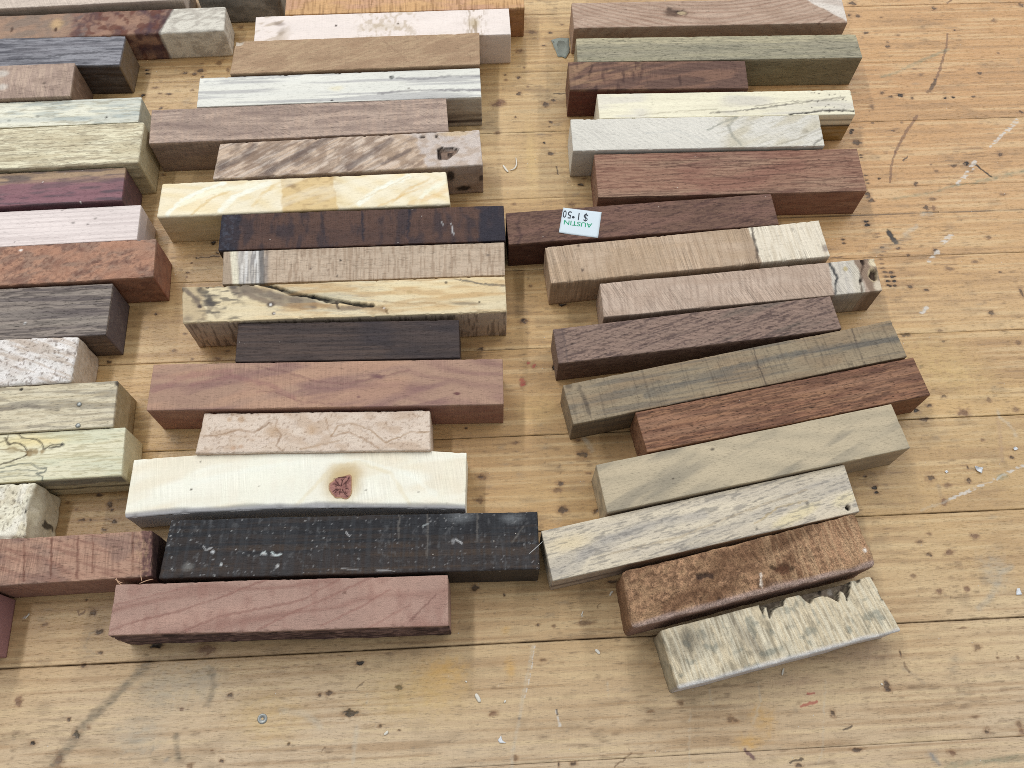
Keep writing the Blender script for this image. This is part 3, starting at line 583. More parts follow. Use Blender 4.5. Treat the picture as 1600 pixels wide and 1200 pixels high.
# ------------------------------------------------------------------ wood blanks
SPEC = {'R1': {'label': 'pinkish tan blank with a small dark knot, topmost in the right column',
        'c': (190, 165, 145),
        'b': (0.42, 20, 0.0, -0.0034, 1.4, 40, 6, 2.2, 0.75, (157, 124, 105)),
        'f': [('E', (-17.91, 0.38), 4.75, 2.58, (70, 53, 44), 0.85, 0.5, 0), ('E', (-13.8, 0.27), 3.16, 1.94, (40, 31, 28), 0.9, 0.3, 0.2), ('E', (-13.49, 0.26), 2.22, 1.12, (210, 190, 152), 0.95, 0.3, 0),
              ('E', (-19.51, 3.01), 1.27, 1.3, (40, 31, 30), 0.8, 0.5, 0.2), ('P', [(38.71, -18.08), (56.79, -5.94), (71.77, 4.88)], 0.6, (91, 65, 52), 0.5, 0), ('U', 58.54, None, (228, 219, 208), 0.9, 2.0, -1.1),
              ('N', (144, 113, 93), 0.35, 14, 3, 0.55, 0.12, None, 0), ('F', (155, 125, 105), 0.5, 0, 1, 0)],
        'm': {'g': 0.16, 'p': 0.35, 's': 0.1, 'f': 0.12},
        'g': {}},
 'R2': {'label': 'olive green blank with a paler strip along its back edge',
        'c': (162, 154, 131),
        'b': (0.28, 60, 0.01, 0, 0.7, 60, 8, 1.5, 0.4, (143, 138, 116)),
        'f': [('V', 0.72, 1.1, (192, 181, 149), 0.75, 1.2), ('N', (111, 109, 94), 0.45, 7, 0.5, 0.56, 0.06, None, 0), ('N', (172, 164, 134), 0.4, 30, 1.5, 0.55, 0.1, None, 0), ('F', (114, 105, 82), 0.7, 0, 1, 0)],
        'm': {'g': 0.22, 'p': 0.6, 's': 0.03, 'f': 0.1, 'r': 0.5},
        'g': {}},
 'R3': {'label': 'short dark red brown blank tucked in front of the olive green one',
        'c': (110, 85, 74),
        'b': (0.45, 30, 0.12, 0, 1.6, 22, 5, 1.5, 0.5, (85, 59, 54)),
        'f': [('N', (161, 128, 100), 0.8, 14, 2.4, 0.52, 0.1, (-43.0, -5.58), 0.3), ('N', (144, 109, 90), 0.6, 14, 2, 0.53, 0.1, None, 0.18), ('P', [(-30.85, 5.88), (-32.43, -0.04)], 0.9, (60, 41, 39), 0.7, 0),
              ('P', [(10.16, -0.47), (10.2, -5.96)], 0.7, (62, 43, 41), 0.6, 0), ('P', [(-16.56, 2.16), (-16.8, -4.91)], 0.7, (62, 43, 41), 0.6, 0), ('N', (70, 49, 47), 0.6, 2, 9, 0.6, 0.06, (-38.75, -5.58), 0),
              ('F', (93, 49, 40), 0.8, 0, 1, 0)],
        'm': {'g': 0.2, 'p': 0.45, 's': 0.18, 'f': 0.12},
        'g': {}},
 'R4': {'label': 'narrow pale yellow spalted blank with black lines at its right end',
        'c': (241, 234, 207),
        'b': (0.3, 20, 0.01, 0, 1.2, 45, 5, 2, 0.35, (217, 206, 182)),
        'f': [('N', (202, 196, 188), 0.6, 35, 3, 0.56, 0.1, (-1.4, 63.21), 0), ('N', (214, 208, 202), 0.5, 30, 3, 0.5, 0.12, (-60.84, -37.15), 0),
              ('P', [(-8.02, -5.0), (6.96, -4.19), (23.79, -1.51), (38.21, 0.47), (56.11, 2.78)], 0.55, (94, 87, 82), 0.75, 0), ('P', [(28.93, -6.55), (37.08, -5.97), (45.69, -4.64), (59.34, -5.31)], 0.7, (40, 35, 34), 0.9, 0.15),
              ('P', [(13.29, -1.67), (31.69, 1.0), (52.74, 0.93)], 0.35, (112, 103, 96), 0.6, 0), ('P', [(-40.69, -5.79), (-22.73, -3.92), (-4.76, -2.8)], 0.4, (153, 142, 119), 0.5, 0), ('S', 26, 0.35, (61, 52, 48), 0.8, (37.58, 60.41)),
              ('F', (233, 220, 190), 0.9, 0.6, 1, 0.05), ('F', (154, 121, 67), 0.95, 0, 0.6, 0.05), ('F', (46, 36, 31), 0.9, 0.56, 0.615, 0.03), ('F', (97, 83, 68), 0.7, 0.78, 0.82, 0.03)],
        'm': {'g': 0.06, 'p': 0.18, 's': 0.04, 'f': 0.07},
        'g': {}},
 'R5': {'label': 'off white rough sawn blank with grey branching grain lines',
        'c': (225, 220, 208),
        'b': (0.5, 35, 0.55, 0, 1.2, 18, 6, 2.5, 0.3, (192, 191, 186)),
        'f': [('N', (198, 187, 159), 0.6, 16, 5, 0.5, 0.15, (11.95, 59.11), 0.5), ('P', [(5.03, 1.27), (12.03, 5.18), (18.98, 8.38)], 0.8, (151, 152, 141), 0.7, 0),
              ('P', [(19.03, 8.75), (14.66, 2.89), (16.17, -3.04), (19.04, -7.48)], 0.9, (155, 154, 142), 0.65, 0), ('P', [(35.61, -7.89), (46.43, -4.51), (57.75, 1.1)], 0.5, (154, 146, 129), 0.6, 0),
              ('E', (49.48, -0.55), 1.76, 1.49, (164, 155, 137), 0.6, 0.6, 0), ('N', (181, 175, 158), 0.5, 5, 0.5, 0.6, 0.06, (9.04, 59.11), 0.35), ('P', [(52.2, -8.3), (57.38, -4.05)], 0.8, (113, 109, 102), 0.7, 0.2),
              ('P', [(-23.21, 0.12), (-8.46, 1.23), (5.29, -5.69)], 0.5, (194, 193, 186), 0.6, 0), ('F', (171, 165, 154), 0.6, 0, 1, 0.1)],
        'm': {'g': 0.04, 'p': 0.25, 's': 0.12, 'f': 0.14, 'r': 0.85, 'st': 0.7},
        'g': {'edge': 0.25}},
 'R6': {'label': 'wide reddish brown blank with fine wavy dark grain lines',
        'c': (165, 134, 112),
        'b': (0.62, 10, 0.02, 0, 2.4, 22, 5, 5, 0.75, (90, 57, 50)),
        'f': [('N', (135, 92, 82), 0.5, 28, 3, 0.5, 0.12, (-23.09, 34.59), 0.12), ('N', (94, 65, 56), 0.7, 14, 0.42, 0.6, 0.05, None, 0.03), ('N', (153, 107, 89), 0.4, 40, 6, 0.5, 0.15, None, 0),
              ('P', [(-25.34, 5.8), (-14.13, 3.0), (0.45, 4.02), (17.53, 2.12), (55.78, 4.62)], 0.4, (85, 53, 47), 0.6, 0), ('P', [(-28.49, 3.41), (-10.93, 5.4), (12.43, 6.54), (35.86, 7.33), (56.65, 8.92)], 0.35, (85, 60, 52), 0.7, 0),
              ('P', [(2.82, 0.41), (17.53, 2.12), (25.82, -0.24), (43.77, 2.81), (59.41, 0.95)], 0.35, (85, 60, 52), 0.7, 0),
              ('P', [(-37.57, -0.92), (-17.36, 0.27), (2.31, -3.1), (22.71, -1.56), (42.31, -4.93), (59.83, -4.02)], 0.35, (85, 60, 52), 0.7, 0),
              ('P', [(-52.14, -4.01), (-29.28, -3.61), (-9.69, -6.95), (10.57, -5.43)], 0.3, (85, 60, 52), 0.6, 0), ('P', [(15.95, -7.68), (33.45, -6.08), (47.24, -9.26), (59.54, -8.21)], 0.35, (85, 60, 52), 0.65, 0),
              ('P', [(11.99, 3.7), (29.44, 3.92), (41.41, 5.74), (57.24, 4.58)], 0.3, (85, 60, 52), 0.6, 0), ('F', (133, 92, 74), 0.6, 0, 1, 0.1), ('F', (79, 48, 37), 0.0, 0, 1, 0)],
        'm': {'g': 0.14, 'p': 0.5, 's': 0.05, 'f': 0.12, 'd': 0.35, 'fs': 1},
        'g': {}},
 'R7': {'label': 'dark red brown blank carrying a white price sticker',
        'c': (121, 93, 79),
        'b': (0.35, 25, 0.14, 0, 1.8, 26, 5, 1.5, 0.45, (87, 63, 58)),
        'f': [('N', (136, 102, 90), 0.45, 14, 4, 0.52, 0.12, None, 0.2), ('P', [(-52.84, 5.15), (-54.34, 1.29), (-53.23, -4.08), (-54.72, -7.87)], 1.0, (72, 53, 54), 0.6, 0), ('N', (70, 49, 49), 0.55, 5, 0.4, 0.62, 0.05, None, 0.2),
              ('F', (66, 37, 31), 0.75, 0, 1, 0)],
        'm': {'g': 0.18, 'p': 0.45, 's': 0.06, 'f': 0.22, 'd': 0.3},
        'g': {}},
 'R8': {'label': 'tan rough sawn blank with a cream sapwood right end behind a thin dark line',
        'c': (198, 175, 151),
        'b': (0.2, 40, 0.02, 0, 1, 30, 6, 1.5, 0.2, (177, 151, 124)),
        'f': [('N', (154, 127, 103), 0.4, 0.6, 14, 0.56, 0.1, (-61.81, 32.26), 0.18), ('N', (175, 149, 120), 0.5, 24, 7, 0.5, 0.15, None, 0), ('U', 29.22, None, (234, 223, 202), 0.95, 0.12, -0.1),
              ('P', [(30.21, 8.95), (29.72, 3.38), (29.43, -2.47), (28.6, -8.18)], 0.9, (67, 58, 55), 0.9, 0), ('U', 23.79, 29.22, (164, 142, 120), 0.35, 0.6, -0.1), ('N', (194, 177, 150), 0.4, 0.6, 12, 0.56, 0.07, (31.39, 63.33), 0.1),
              ('E', (47.36, 6.01), 0.69, 1.0, (184, 175, 158), 0.9, 0.4, 0), ('E', (59.08, -5.19), 1.38, 1.64, (122, 105, 102), 0.7, 0.7, 0.2), ('E', (-45.78, 8.03), 0.55, 0.65, (70, 56, 51), 0.8, 0.5, 0.3),
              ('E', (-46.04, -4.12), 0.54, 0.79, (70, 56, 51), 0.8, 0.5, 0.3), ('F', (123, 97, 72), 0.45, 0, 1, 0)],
        'm': {'g': 0.05, 'p': 0.2, 's': 0.42, 'f': 0.16, 'r': 0.85, 'st': 0.1},
        'g': {'edge': 0.3}},
 'R9': {'label': 'pinkish tan sawn blank with grey white band and a wormy broken brown end',
        'c': (199, 178, 160),
        'b': (0.2, 40, 0.02, 0, 1, 30, 6, 1.5, 0.2, (181, 156, 136)),
        'f': [('N', (143, 120, 105), 0.4, 0.5, 10, 0.57, 0.1, (-60.21, 39.18), 0.35), ('N', (173, 149, 130), 0.5, 20, 7, 0.5, 0.15, None, 0), ('U', 38.75, 51.84, (214, 206, 192), 0.95, 0.8, 0.0),
              ('N', (161, 157, 153), 0.4, 0.8, 8, 0.56, 0.08, (39.82, 51.84), 0.3), ('U', 47.55, 51.84, (210, 198, 171), 0.3, 1, 0),
              ('P', [(39.18, 8.58), (40.07, 4.64), (41.33, 0.06), (39.78, -3.55), (39.06, -7.22)], 1.1, (56, 58, 62), 0.9, 0.1), ('U', 51.84, None, (145, 123, 105), 0.95, 0.4, -0.25),
              ('P', [(53.92, 7.97), (53.03, 3.89), (51.42, 0.24), (51.26, -2.27), (50.49, -7.83)], 0.7, (84, 66, 55), 0.8, 0.4), ('E', (58.66, 5.86), 2.47, 2.27, (231, 215, 182), 0.9, 0.3, 0.5),
              ('E', (56.93, -0.03), 2.18, 3.53, (211, 192, 154), 0.95, 0.25, 0.4), ('E', (57.2, -0.06), 1.64, 2.88, (62, 46, 38), 0.97, 0.25, 2.6), ('E', (58.02, -5.82), 1.9, 2.53, (221, 206, 182), 0.9, 0.4, 0.1),
              ('E', (53.74, 6.38), 0.82, 1.3, (49, 36, 31), 0.9, 0.3, 1.2), ('E', (50.99, -2.24), 0.54, 0.8, (30, 25, 22), 0.95, 0.3, 1.0), ('E', (45.51, 4.06), 0.96, 1.13, (190, 173, 130), 0.9, 0.3, 0), ('F', (114, 93, 73), 0.5, 0, 1, 0),
              ('N', (101, 82, 66), 0.0, 1, 1, 0.5, 0.1, None, 0)],
        'm': {'g': 0.04, 'p': 0.2, 's': 0.44, 'f': 0.16, 'r': 0.85, 'st': 0.38},
        'g': {'edge': 0.3}},
 'R10': {'label': 'purplish brown blank with diagonal grain and a line scribed across its left end',
         'c': (152, 127, 113),
         'b': (0.5, 15, 0.22, 0, 1.4, 40, 5, 2, 0.4, (95, 75, 70)),
         'f': [('N', (143, 121, 108), 0.45, 26, 1.6, 0.54, 0.1, None, 0.22), ('N', (80, 63, 61), 0.7, 6, 0.5, 0.58, 0.06, None, 0.22), ('N', (98, 91, 82), 0.5, 40, 4, 0.6, 0.1, (10.75, 59.93), 0.22),
               ('P', [(-55.22, 8.04), (-54.78, -0.3), (-55.01, -7.83)], 0.35, (93, 79, 76), 0.7, 0), ('U', -60.57, -55.25, (110, 91, 85), 0.5, 0.2, 0.2), ('F', (85, 59, 54), 0.6, 0, 1, 0)],
         'm': {'g': 0.2, 'p': 0.6, 's': 0.03, 'f': 0.12, 'r': 0.5, 'd': 0.15},
         'g': {}},
 'R11': {'label': 'grey brown blank with smoky blue grey streaks and crosswise saw marks',
         'c': (155, 135, 109),
         'b': (0.16, 10, -0.02, 0, 1.3, 50, 6, 2, 0.3, (109, 97, 85)),
         'f': [('N', (163, 151, 127), 0.4, 20, 4, 0.52, 0.12, None, 0), ('N', (91, 91, 89), 0.5, 44, 1.6, 0.57, 0.07, None, -0.02),
               ('P', [(-38.59, -2.81), (-13.9, -0.17), (13.85, 1.99), (41.34, 1.99), (68.33, -0.23)], 2.6, (88, 90, 90), 0.5, 0), ('P', [(-50.52, 1.46), (-24.07, 1.46), (2.98, 1.99), (30.5, 2.54)], 1.2, (99, 99, 95), 0.4, 0),
               ('P', [(-63.65, 6.29), (-62.81, 0.45), (-62.71, -5.15)], 1.6, (67, 60, 57), 0.55, 0), ('N', (89, 79, 69), 0.35, 0.4, 12, 0.62, 0.04, None, 0.05), ('E', (-67.53, 8.55), 1.27, 2.51, (78, 67, 58), 0.6, 0.6, 0.3),
               ('P', [(9.86, 9.36), (9.04, 0.69), (9.73, -8.14)], 0.35, (71, 62, 57), 0.7, 0), ('P', [(52.33, 8.66), (51.57, -0.21), (51.56, -8.48)], 0.3, (79, 70, 64), 0.6, 0), ('F', (83, 71, 60), 0.6, 0, 1, 0)],
         'm': {'g': 0.12, 'p': 0.35, 's': 0.2, 'f': 0.1, 'st': 0.05},
         'g': {'edge': 0.2}},
 'R12': {'label': 'red brown blank with long dark pores, lying behind the smooth grey olive one',
         'c': (156, 115, 87),
         'b': (0.25, 30, 0.0, 0, 1.0, 50, 5, 1.5, 0.4, (130, 83, 66)),
         'f': [('N', (85, 59, 46), 0.7, 7, 0.42, 0.545, 0.06, None, 0.0), ('N', (100, 66, 52), 0.6, 16, 0.9, 0.55, 0.08, None, 0.0), ('N', (169, 130, 104), 0.4, 30, 3, 0.55, 0.12, None, 0),
               ('N', (94, 61, 50), 0.5, 14, 3, 0.6, 0.12, (20.0, 60.86), 0), ('F', (126, 77, 54), 0.5, 0, 1, 0)],
         'm': {'g': 0.2, 'p': 0.75, 's': 0.03, 'f': 0.08, 'd': 0.22, 'r': 0.5},
         'g': {}},
 'R13': {'label': 'wide smooth grey olive blank with soft cloudy figure',
         'c': (200, 184, 155),
         'b': (0.1, 10, 0.33, 0, 1.8, 30, 10, 1.5, 0.4, (153, 144, 124)),
         'f': [('N', (137, 130, 116), 0.65, 26, 4, 0.54, 0.12, None, 0.35), ('N', (196, 181, 153), 0.4, 40, 8, 0.52, 0.12, None, 0.3), ('E', (-14.68, 6.09), 0.74, 0.52, (71, 62, 54), 0.8, 0.6, 0),
               ('E', (-32.73, -2.07), 0.48, 0.3, (71, 62, 54), 0.8, 0.5, 0), ('F', (153, 133, 112), 0.6, 0, 1, 0)],
         'm': {'g': 0.08, 'p': 0.25, 's': 0.02, 'f': 0.14, 'r': 0.55, 'fs': 0.7},
         'g': {}},
 'R14': {'label': 'cream and grey streaked blank with a round black worm hole at its right end',
         'c': (223, 210, 186),
         'b': (0.16, 10, 0.12, 0, 1.4, 60, 8, 1.5, 0.35, (185, 175, 163)),
         'f': [('N', (169, 163, 156), 0.45, 46, 3, 0.54, 0.11, None, 0.13), ('P', [(-60.5, -7.37), (-50.09, -5.9), (-41.2, 0.32), (-20.93, 2.69), (1.31, 2.23)], 3.2, (165, 161, 157), 0.45, 0),
               ('P', [(-40.03, -4.31), (-10.63, -4.06), (15.65, 0.04), (42.2, 3.05)], 0.6, (153, 131, 97), 0.4, 0), ('E', (-50.25, 2.84), 7.99, 2.86, (228, 208, 167), 0.6, 0.9, 0),
               ('E', (35.13, -5.57), 10.56, 2.23, (231, 215, 172), 0.7, 0.4, 0, -14), ('E', (55.03, -3.66), 5.33, 2.28, (233, 218, 178), 0.7, 0.5, 0, -14),
               ('P', [(18.86, -5.19), (29.92, -1.12), (41.15, -1.08)], 0.5, (185, 160, 111), 0.6, 0), ('E', (55.47, -7.07), 0.82, 0.85, (6, 5, 5), 1, 0.15, 3), ('E', (40.79, -2.02), 0.72, 0.75, (92, 87, 83), 0.7, 0.6, 0.1),
               ('E', (19.14, -7.25), 0.48, 0.49, (82, 78, 73), 0.7, 0.5, 0), ('N', (124, 120, 116), 0.55, 5, 0.45, 0.6, 0.06, None, 0.1), ('F', (154, 129, 111), 0.6, 0, 1, 0), ('F', (97, 80, 71), 0.6, 0.35, 0.5, 0.1)],
         'm': {'g': 0.1, 'p': 0.3, 's': 0.02, 'f': 0.18, 'r': 0.75, 'fs': 0.8},
         'g': {}},
 'R15': {'label': 'rounded rough brown burl blank, waxy pink along its lower edge',
         'c': (175, 137, 106),
         'b': None,
         'f': [('N', (85, 62, 47), 0.55, 1.0, 0.9, 0.52, 0.08, (-48.05, 32.4), 0), ('N', (91, 67, 49), 0.6, 2.2, 1.6, 0.53, 0.1, (-48.05, 17.44), 0), ('N', (175, 141, 108), 0.6, 3, 2, 0.55, 0.1, None, 0),
               ('N', (106, 76, 55), 0.6, 14, 6, 0.54, 0.1, None, 0.2), ('N', (192, 160, 125), 0.55, 0.7, 12, 0.56, 0.07, (7.4, 50.43), 0.3), ('E', (18.99, 7.27), 12.93, 3.37, (97, 71, 51), 0.55, 0.8, 0, -12),
               ('P', [(8.73, -1.81), (10.11, -3.34), (12.95, -2.37), (15.3, -3.91)], 1.3, (34, 25, 20), 0.95, 0.6), ('E', (11.54, -3.45), 3.24, 1.86, (94, 63, 46), 0.8, 0.6, 0.5),
               ('P', [(-18.96, 1.26), (-16.43, 1.57), (-13.9, 0.47)], 1.6, (60, 46, 41), 0.85, 0.5), ('E', (-13.7, -8.45), 0.68, 0.9, (49, 36, 29), 0.9, 0.4, 0.5), ('E', (-15.75, -7.48), 2.05, 1.13, (113, 81, 59), 0.6, 0.6, 0.2),
               ('E', (43.38, -4.13), 0.59, 0.6, (247, 239, 228), 0.95, 0.3, 0), ('P', [(3.78, -3.19), (2.82, -5.08), (2.89, -7.45)], 0.5, (229, 215, 199), 0.9, 0), ('V', -0.1, 0.08, (194, 169, 158), 0.8, 1.0),
               ('F', (144, 115, 106), 0.8, 0, 1, 0.1), ('END', (131, 98, 72), 0.6)],
         'm': {'g': 0.05, 'p': 0.2, 's': 0.3, 'f': 0.62, 'r': 0.95, 'st': 0.3, 'fs': 1.3},
         'g': {'r': 2.2, 'edge': 0.5, 'rough': 0.3}},
 'R16': {'label': 'weathered grey blank with scalloped dark bark pockets along its back edge',
         'c': (219, 203, 172),
         'b': None,
         'f': [('N', (118, 109, 94), 0.45, 0.6, 3, 0.55, 0.1, None, 0.15), ('N', (124, 116, 99), 0.55, 4, 6, 0.55, 0.1, (-44.47, 3.0), 0.1), ('N', (228, 218, 193), 0.7, 0.6, 9, 0.55, 0.08, None, 0.12),
               ('N', (101, 112, 107), 0.5, 3, 3, 0.64, 0.08, None, 0), ('E', (-31.33, 4.32), 6.77, 5.7, (102, 97, 88), 0.45, 0.9, 0), ('E', (-11.59, -0.53), 2.71, 8.79, (113, 107, 99), 0.45, 0.9, 0, -20),
               ('G', [(-3.0, 10.18), (-3.17, 6.51), (-1.4, 8.62), (-0.65, 8.67), (-1.51, 4.5), (0.87, 6.91), (3.15, 7.74), (5.32, 7.67), (7.77, 10.81), (-2.14, 11.83)], (93, 81, 69), 0.97, 3.5),
               ('G',
                [(12.33, 11.1), (13.69, 7.72), (14.97, 6.01), (16.77, 7.43), (19.37, 7.73), (22.29, 7.02), (23.73, 5.73), (25.08, 4.23), (27.37, 7.89), (28.67, 6.87), (28.0, 3.51), (30.16, 6.27), (32.98, 9.36), (32.91, 12.72),
                 (13.35, 13.69)],
                (114, 101, 88), 0.97, 4.5),
               ('P', [(22.84, 11.37), (21.15, 8.47)], 1.0, (24, 19, 17), 0.9, 1), ('E', (25.34, 8.39), 0.93, 0.93, (181, 173, 163), 0.7, 0.5, 0),
               ('G', [(35.22, 11.68), (34.57, 10.16), (34.83, 8.43), (36.61, 9.66), (37.27, 11.18)], (44, 36, 30), 0.95, 2), ('G', [(40.26, 4.26), (40.3, 0.97), (42.48, 1.37), (42.9, 4.56)], (40, 33, 28), 0.95, 2),
               ('V', -0.1, 0.05, (221, 219, 219), 0.8, 0.6), ('F', (209, 204, 208), 0.75, 0, 1, 0.1), ('END', (153, 142, 117), 0.6)],
         'm': {'g': 0.03, 'p': 0.15, 's': 0.26, 'f': 0.28, 'r': 0.85, 'st': 0.15},
         'g': {'r': 1.1, 'edge': 0.4, 'rough': 0.12}},
 'M0': {'label': 'rounded grey block cut off by the top edge of the picture',
        'c': (132, 128, 121),
        'b': None,
        'f': [('N', (95, 91, 85), 0.6, 8, 3, 0.54, 0.1, None, 0.2), ('N', (165, 161, 152), 0.5, 5, 5, 0.56, 0.1, None, 0)],
        'm': {'g': 0.1, 'p': 0.2, 's': 0.25, 'f': 0.15, 'st': 0.5},
        'g': {'r': 2}},
 'M1': {'label': 'orange tan blank behind the others, topmost in the middle column',
        'c': (214, 171, 123),
        'b': (0.2, 20, 0.0, 0, 1, 40, 6, 1.5, 0.25, (193, 147, 102)),
        'f': [('N', (198, 152, 136), 0.5, 20, 5, 0.52, 0.12, None, 0), ('N', (154, 115, 78), 0.6, 0.5, 8, 0.6, 0.05, None, 0), ('F', (136, 91, 49), 0.7, 0, 1, 0)],
        'm': {'g': 0.1, 'p': 0.25, 's': 0.25, 'f': 0.08},
        'g': {}},
 'M2': {'label': 'whitish blank with brown smudges, in front of the orange tan one',
        'c': (240, 227, 218),
        'b': (0.2, 20, 0.0, 0, 1, 50, 6, 1.5, 0.12, (227, 212, 200)),
        'f': [('N', (170, 148, 117), 0.5, 5, 2.4, 0.62, 0.06, (-60.77, -45.49), 0.3), ('E', (-49.9, 3.42), 2.76, 1.46, (122, 103, 90), 0.55, 0.6, 0, 10), ('E', (-48.43, -2.04), 1.53, 2.9, (163, 146, 128), 0.6, 0.7, 0, 25),
              ('E', (0.46, -0.99), 10.46, 2.5, (200, 184, 160), 0.5, 0.9, 0), ('N', (172, 150, 114), 0.45, 1.5, 2.5, 0.57, 0.06, (-11.84, 15.83), 0), ('E', (43.67, -0.48), 2.79, 3.77, (195, 175, 141), 0.75, 0.8, 0),
              ('N', (153, 131, 99), 0.7, 0.8, 3, 0.56, 0.06, (39.96, 48.59), 0), ('E', (-22.57, 0.91), 0.46, 0.63, (60, 43, 39), 0.9, 0.4, 0), ('E', (7.24, 0.78), 0.46, 0.63, (80, 63, 54), 0.8, 0.4, 0),
              ('F', (201, 183, 167), 0.5, 0, 1, 0)],
        'm': {'g': 0.04, 'p': 0.12, 's': 0.05, 'f': 0.05},
        'g': {}},
 'M3': {'label': 'light brown blank with swirling fine grain and a chipped back left corner',
        'c': (176, 147, 118),
        'b': (0.45, 25, 0.22, 0.0, 2.6, 16, 6, 1.5, 0.22, (150, 121, 95)),
        'f': [('N', (192, 166, 133), 0.5, 5, 0.8, 0.56, 0.08, None, 0.35), ('N', (153, 123, 97), 0.45, 14, 4, 0.52, 0.12, None, 0.2), ('P', [(12.77, 6.01), (19.35, -0.77), (24.65, -7.41)], 0.5, (138, 108, 86), 0.4, 0),
              ('E', (-56.49, 8.68), 2.4, 1.62, (201, 190, 174), 0.8, 0.4, 0.9, -10), ('F', (121, 91, 68), 0.6, 0, 1, 0)],
        'm': {'g': 0.06, 'p': 0.25, 's': 0.08, 'f': 0.22},
        'g': {'edge': 0.22}},
 'M4': {'label': 'bluish white blank with grey streaks strongest at its right end',
        'c': (233, 231, 220),
        'b': (0.12, 10, 0.0, 0, 1, 60, 6, 1.5, 0.2, (214, 216, 212)),
        'f': [('N', (163, 161, 163), 0.6, 40, 1.7, 0.585, 0.06, None, 0), ('P', [(26.13, 4.32), (38.0, 2.99), (49.95, 4.39), (65.48, 4.06)], 0.9, (113, 110, 114), 0.55, 0),
              ('P', [(17.25, -4.52), (31.98, -3.68), (46.75, -3.6), (65.07, -4.84)], 0.9, (107, 101, 108), 0.65, 0), ('P', [(-62.41, 6.1), (-33.11, 7.07), (-18.39, 7.94)], 0.8, (155, 155, 160), 0.5, 0),
              ('E', (24.05, 4.81), 1.04, 1.17, (114, 115, 111), 0.85, 0.4, 0.1), ('E', (23.16, 5.24), 0.45, 0.58, (41, 41, 41), 0.8, 0.4, 0), ('E', (-0.63, 8.68), 0.74, 0.71, (30, 27, 27), 0.9, 0.4, 0.2),
              ('E', (-25.22, 8.65), 0.89, 0.59, (40, 35, 34), 0.9, 0.4, 0.2), ('E', (-3.5, -7.74), 0.59, 0.49, (31, 29, 27), 0.9, 0.4, 0), ('E', (-1.91, -0.56), 3.54, 1.54, (232, 222, 188), 0.6, 0.7, 0),
              ('E', (31.7, -2.13), 0.44, 0.46, (143, 134, 125), 0.8, 0.4, 0), ('F', (153, 137, 116), 0.75, 0, 1, 0.1), ('F', (66, 51, 47), 0.85, 0.14, 0.24, 0.06), ('F', (93, 77, 67), 0.5, 0.3, 0.42, 0.06)],
        'm': {'g': 0.05, 'p': 0.2, 's': 0.02, 'f': 0.06},
        'g': {}},
 'M5': {'label': 'mauve brown blank crossed by fine slanted pinkish saw lines',
        'c': (185, 163, 147),
        'b': (0.2, 30, 0.0, 0, 1, 40, 6, 1.5, 0.2, (145, 123, 112)),
        'f': [('N', (196, 170, 151), 0.6, 0.7, 7, 0.55, 0.07, None, 0.95), ('N', (137, 117, 109), 0.5, 12, 1, 0.57, 0.08, None, 0), ('F', (105, 90, 79), 0.6, 0, 1, 0), ('N', (122, 103, 97), 0.4, 30, 5, 0.56, 0.1, None, 0)],
        'm': {'g': 0.14, 'p': 0.45, 's': 0.26, 'f': 0.14, 'st': 0.9},
        'g': {}},
 'M6': {'label': 'burl blank with smoky dark diagonal streaks and a hollow pit at its right end',
        'c': (206, 182, 159),
        'b': None,
        'f': [('N', (97, 83, 78), 0.35, 10, 1.2, 0.55, 0.07, (-60.55, 32.13), 0.62), ('N', (85, 73, 71), 0.45, 7, 6, 0.56, 0.08, (-60.55, 3.92), 0.4), ('N', (227, 213, 200), 0.4, 9, 0.8, 0.55, 0.08, (-60.55, 26.62), 0.6),
              ('N', (137, 112, 94), 0.6, 4, 2.5, 0.56, 0.1, None, 0.4), ('U', 30.86, None, (211, 200, 193), 0.75, 6, -0.5), ('N', (177, 152, 128), 0.5, 3, 2, 0.55, 0.1, (15.16, 60.76), 0),
              ('P', [(-56.2, -3.79), (-48.08, 0.57), (-42.77, 7.3)], 3.0, (85, 73, 73), 0.55, 0), ('P', [(-35.2, -7.99), (-25.65, -0.95), (-15.92, 5.5), (-7.45, 10.69)], 3.2, (89, 75, 73), 0.6, 0),
              ('P', [(-0.37, -7.56), (10.96, 0.84), (18.16, 6.09)], 2.6, (101, 86, 82), 0.6, 0), ('P', [(15.08, -6.16), (26.54, 0.15)], 2.0, (97, 82, 78), 0.6, 0),
              ('G', [(38.75, -0.31), (39.36, -5.68), (43.32, -5.95), (45.4, -3.96), (47.46, -2.68), (48.73, -0.27), (45.92, 0.63), (42.49, 0.51), (40.82, 1.34)], (137, 113, 97), 0.95, 1.6),
              ('G', [(38.77, 0.04), (39.08, -5.66), (40.26, -4.68), (40.75, -0.09)], (40, 29, 26), 0.95, 2.2), ('G', [(43.26, -1.33), (43.69, -4.2), (45.44, -3.26), (45.81, -1.5)], (50, 38, 33), 0.95, 1.2),
              ('E', (32.49, 7.3), 1.15, 0.65, (40, 31, 28), 0.9, 0.4, 0.8), ('E', (38.8, 7.24), 0.72, 0.8, (40, 31, 28), 0.9, 0.4, 0.8), ('E', (47.48, 8.48), 6.9, 1.82, (211, 184, 141), 0.6, 0.6, 0.2),
              ('F', (150, 126, 111), 0.7, 0, 1, 0.1), ('FE', (44.21, 13.56), 1.79, 3.6, (40, 31, 30), 0.9), ('FE', (49.62, 4.24), 3.56, 1.8, (34, 27, 24), 0.9), ('FE', (57.67, 11.01), 1.19, 2.25, (60, 50, 47), 0.8)],
        'm': {'g': 0.05, 'p': 0.2, 's': 0.1, 'f': 0.22, 'st': 0.6},
        'g': {'edge': 0.4, 'r': 0.6}},
 'M7': {'label': 'cream yellow blank with a tan middle patch and curved growth bands',
        'c': (244, 231, 200),
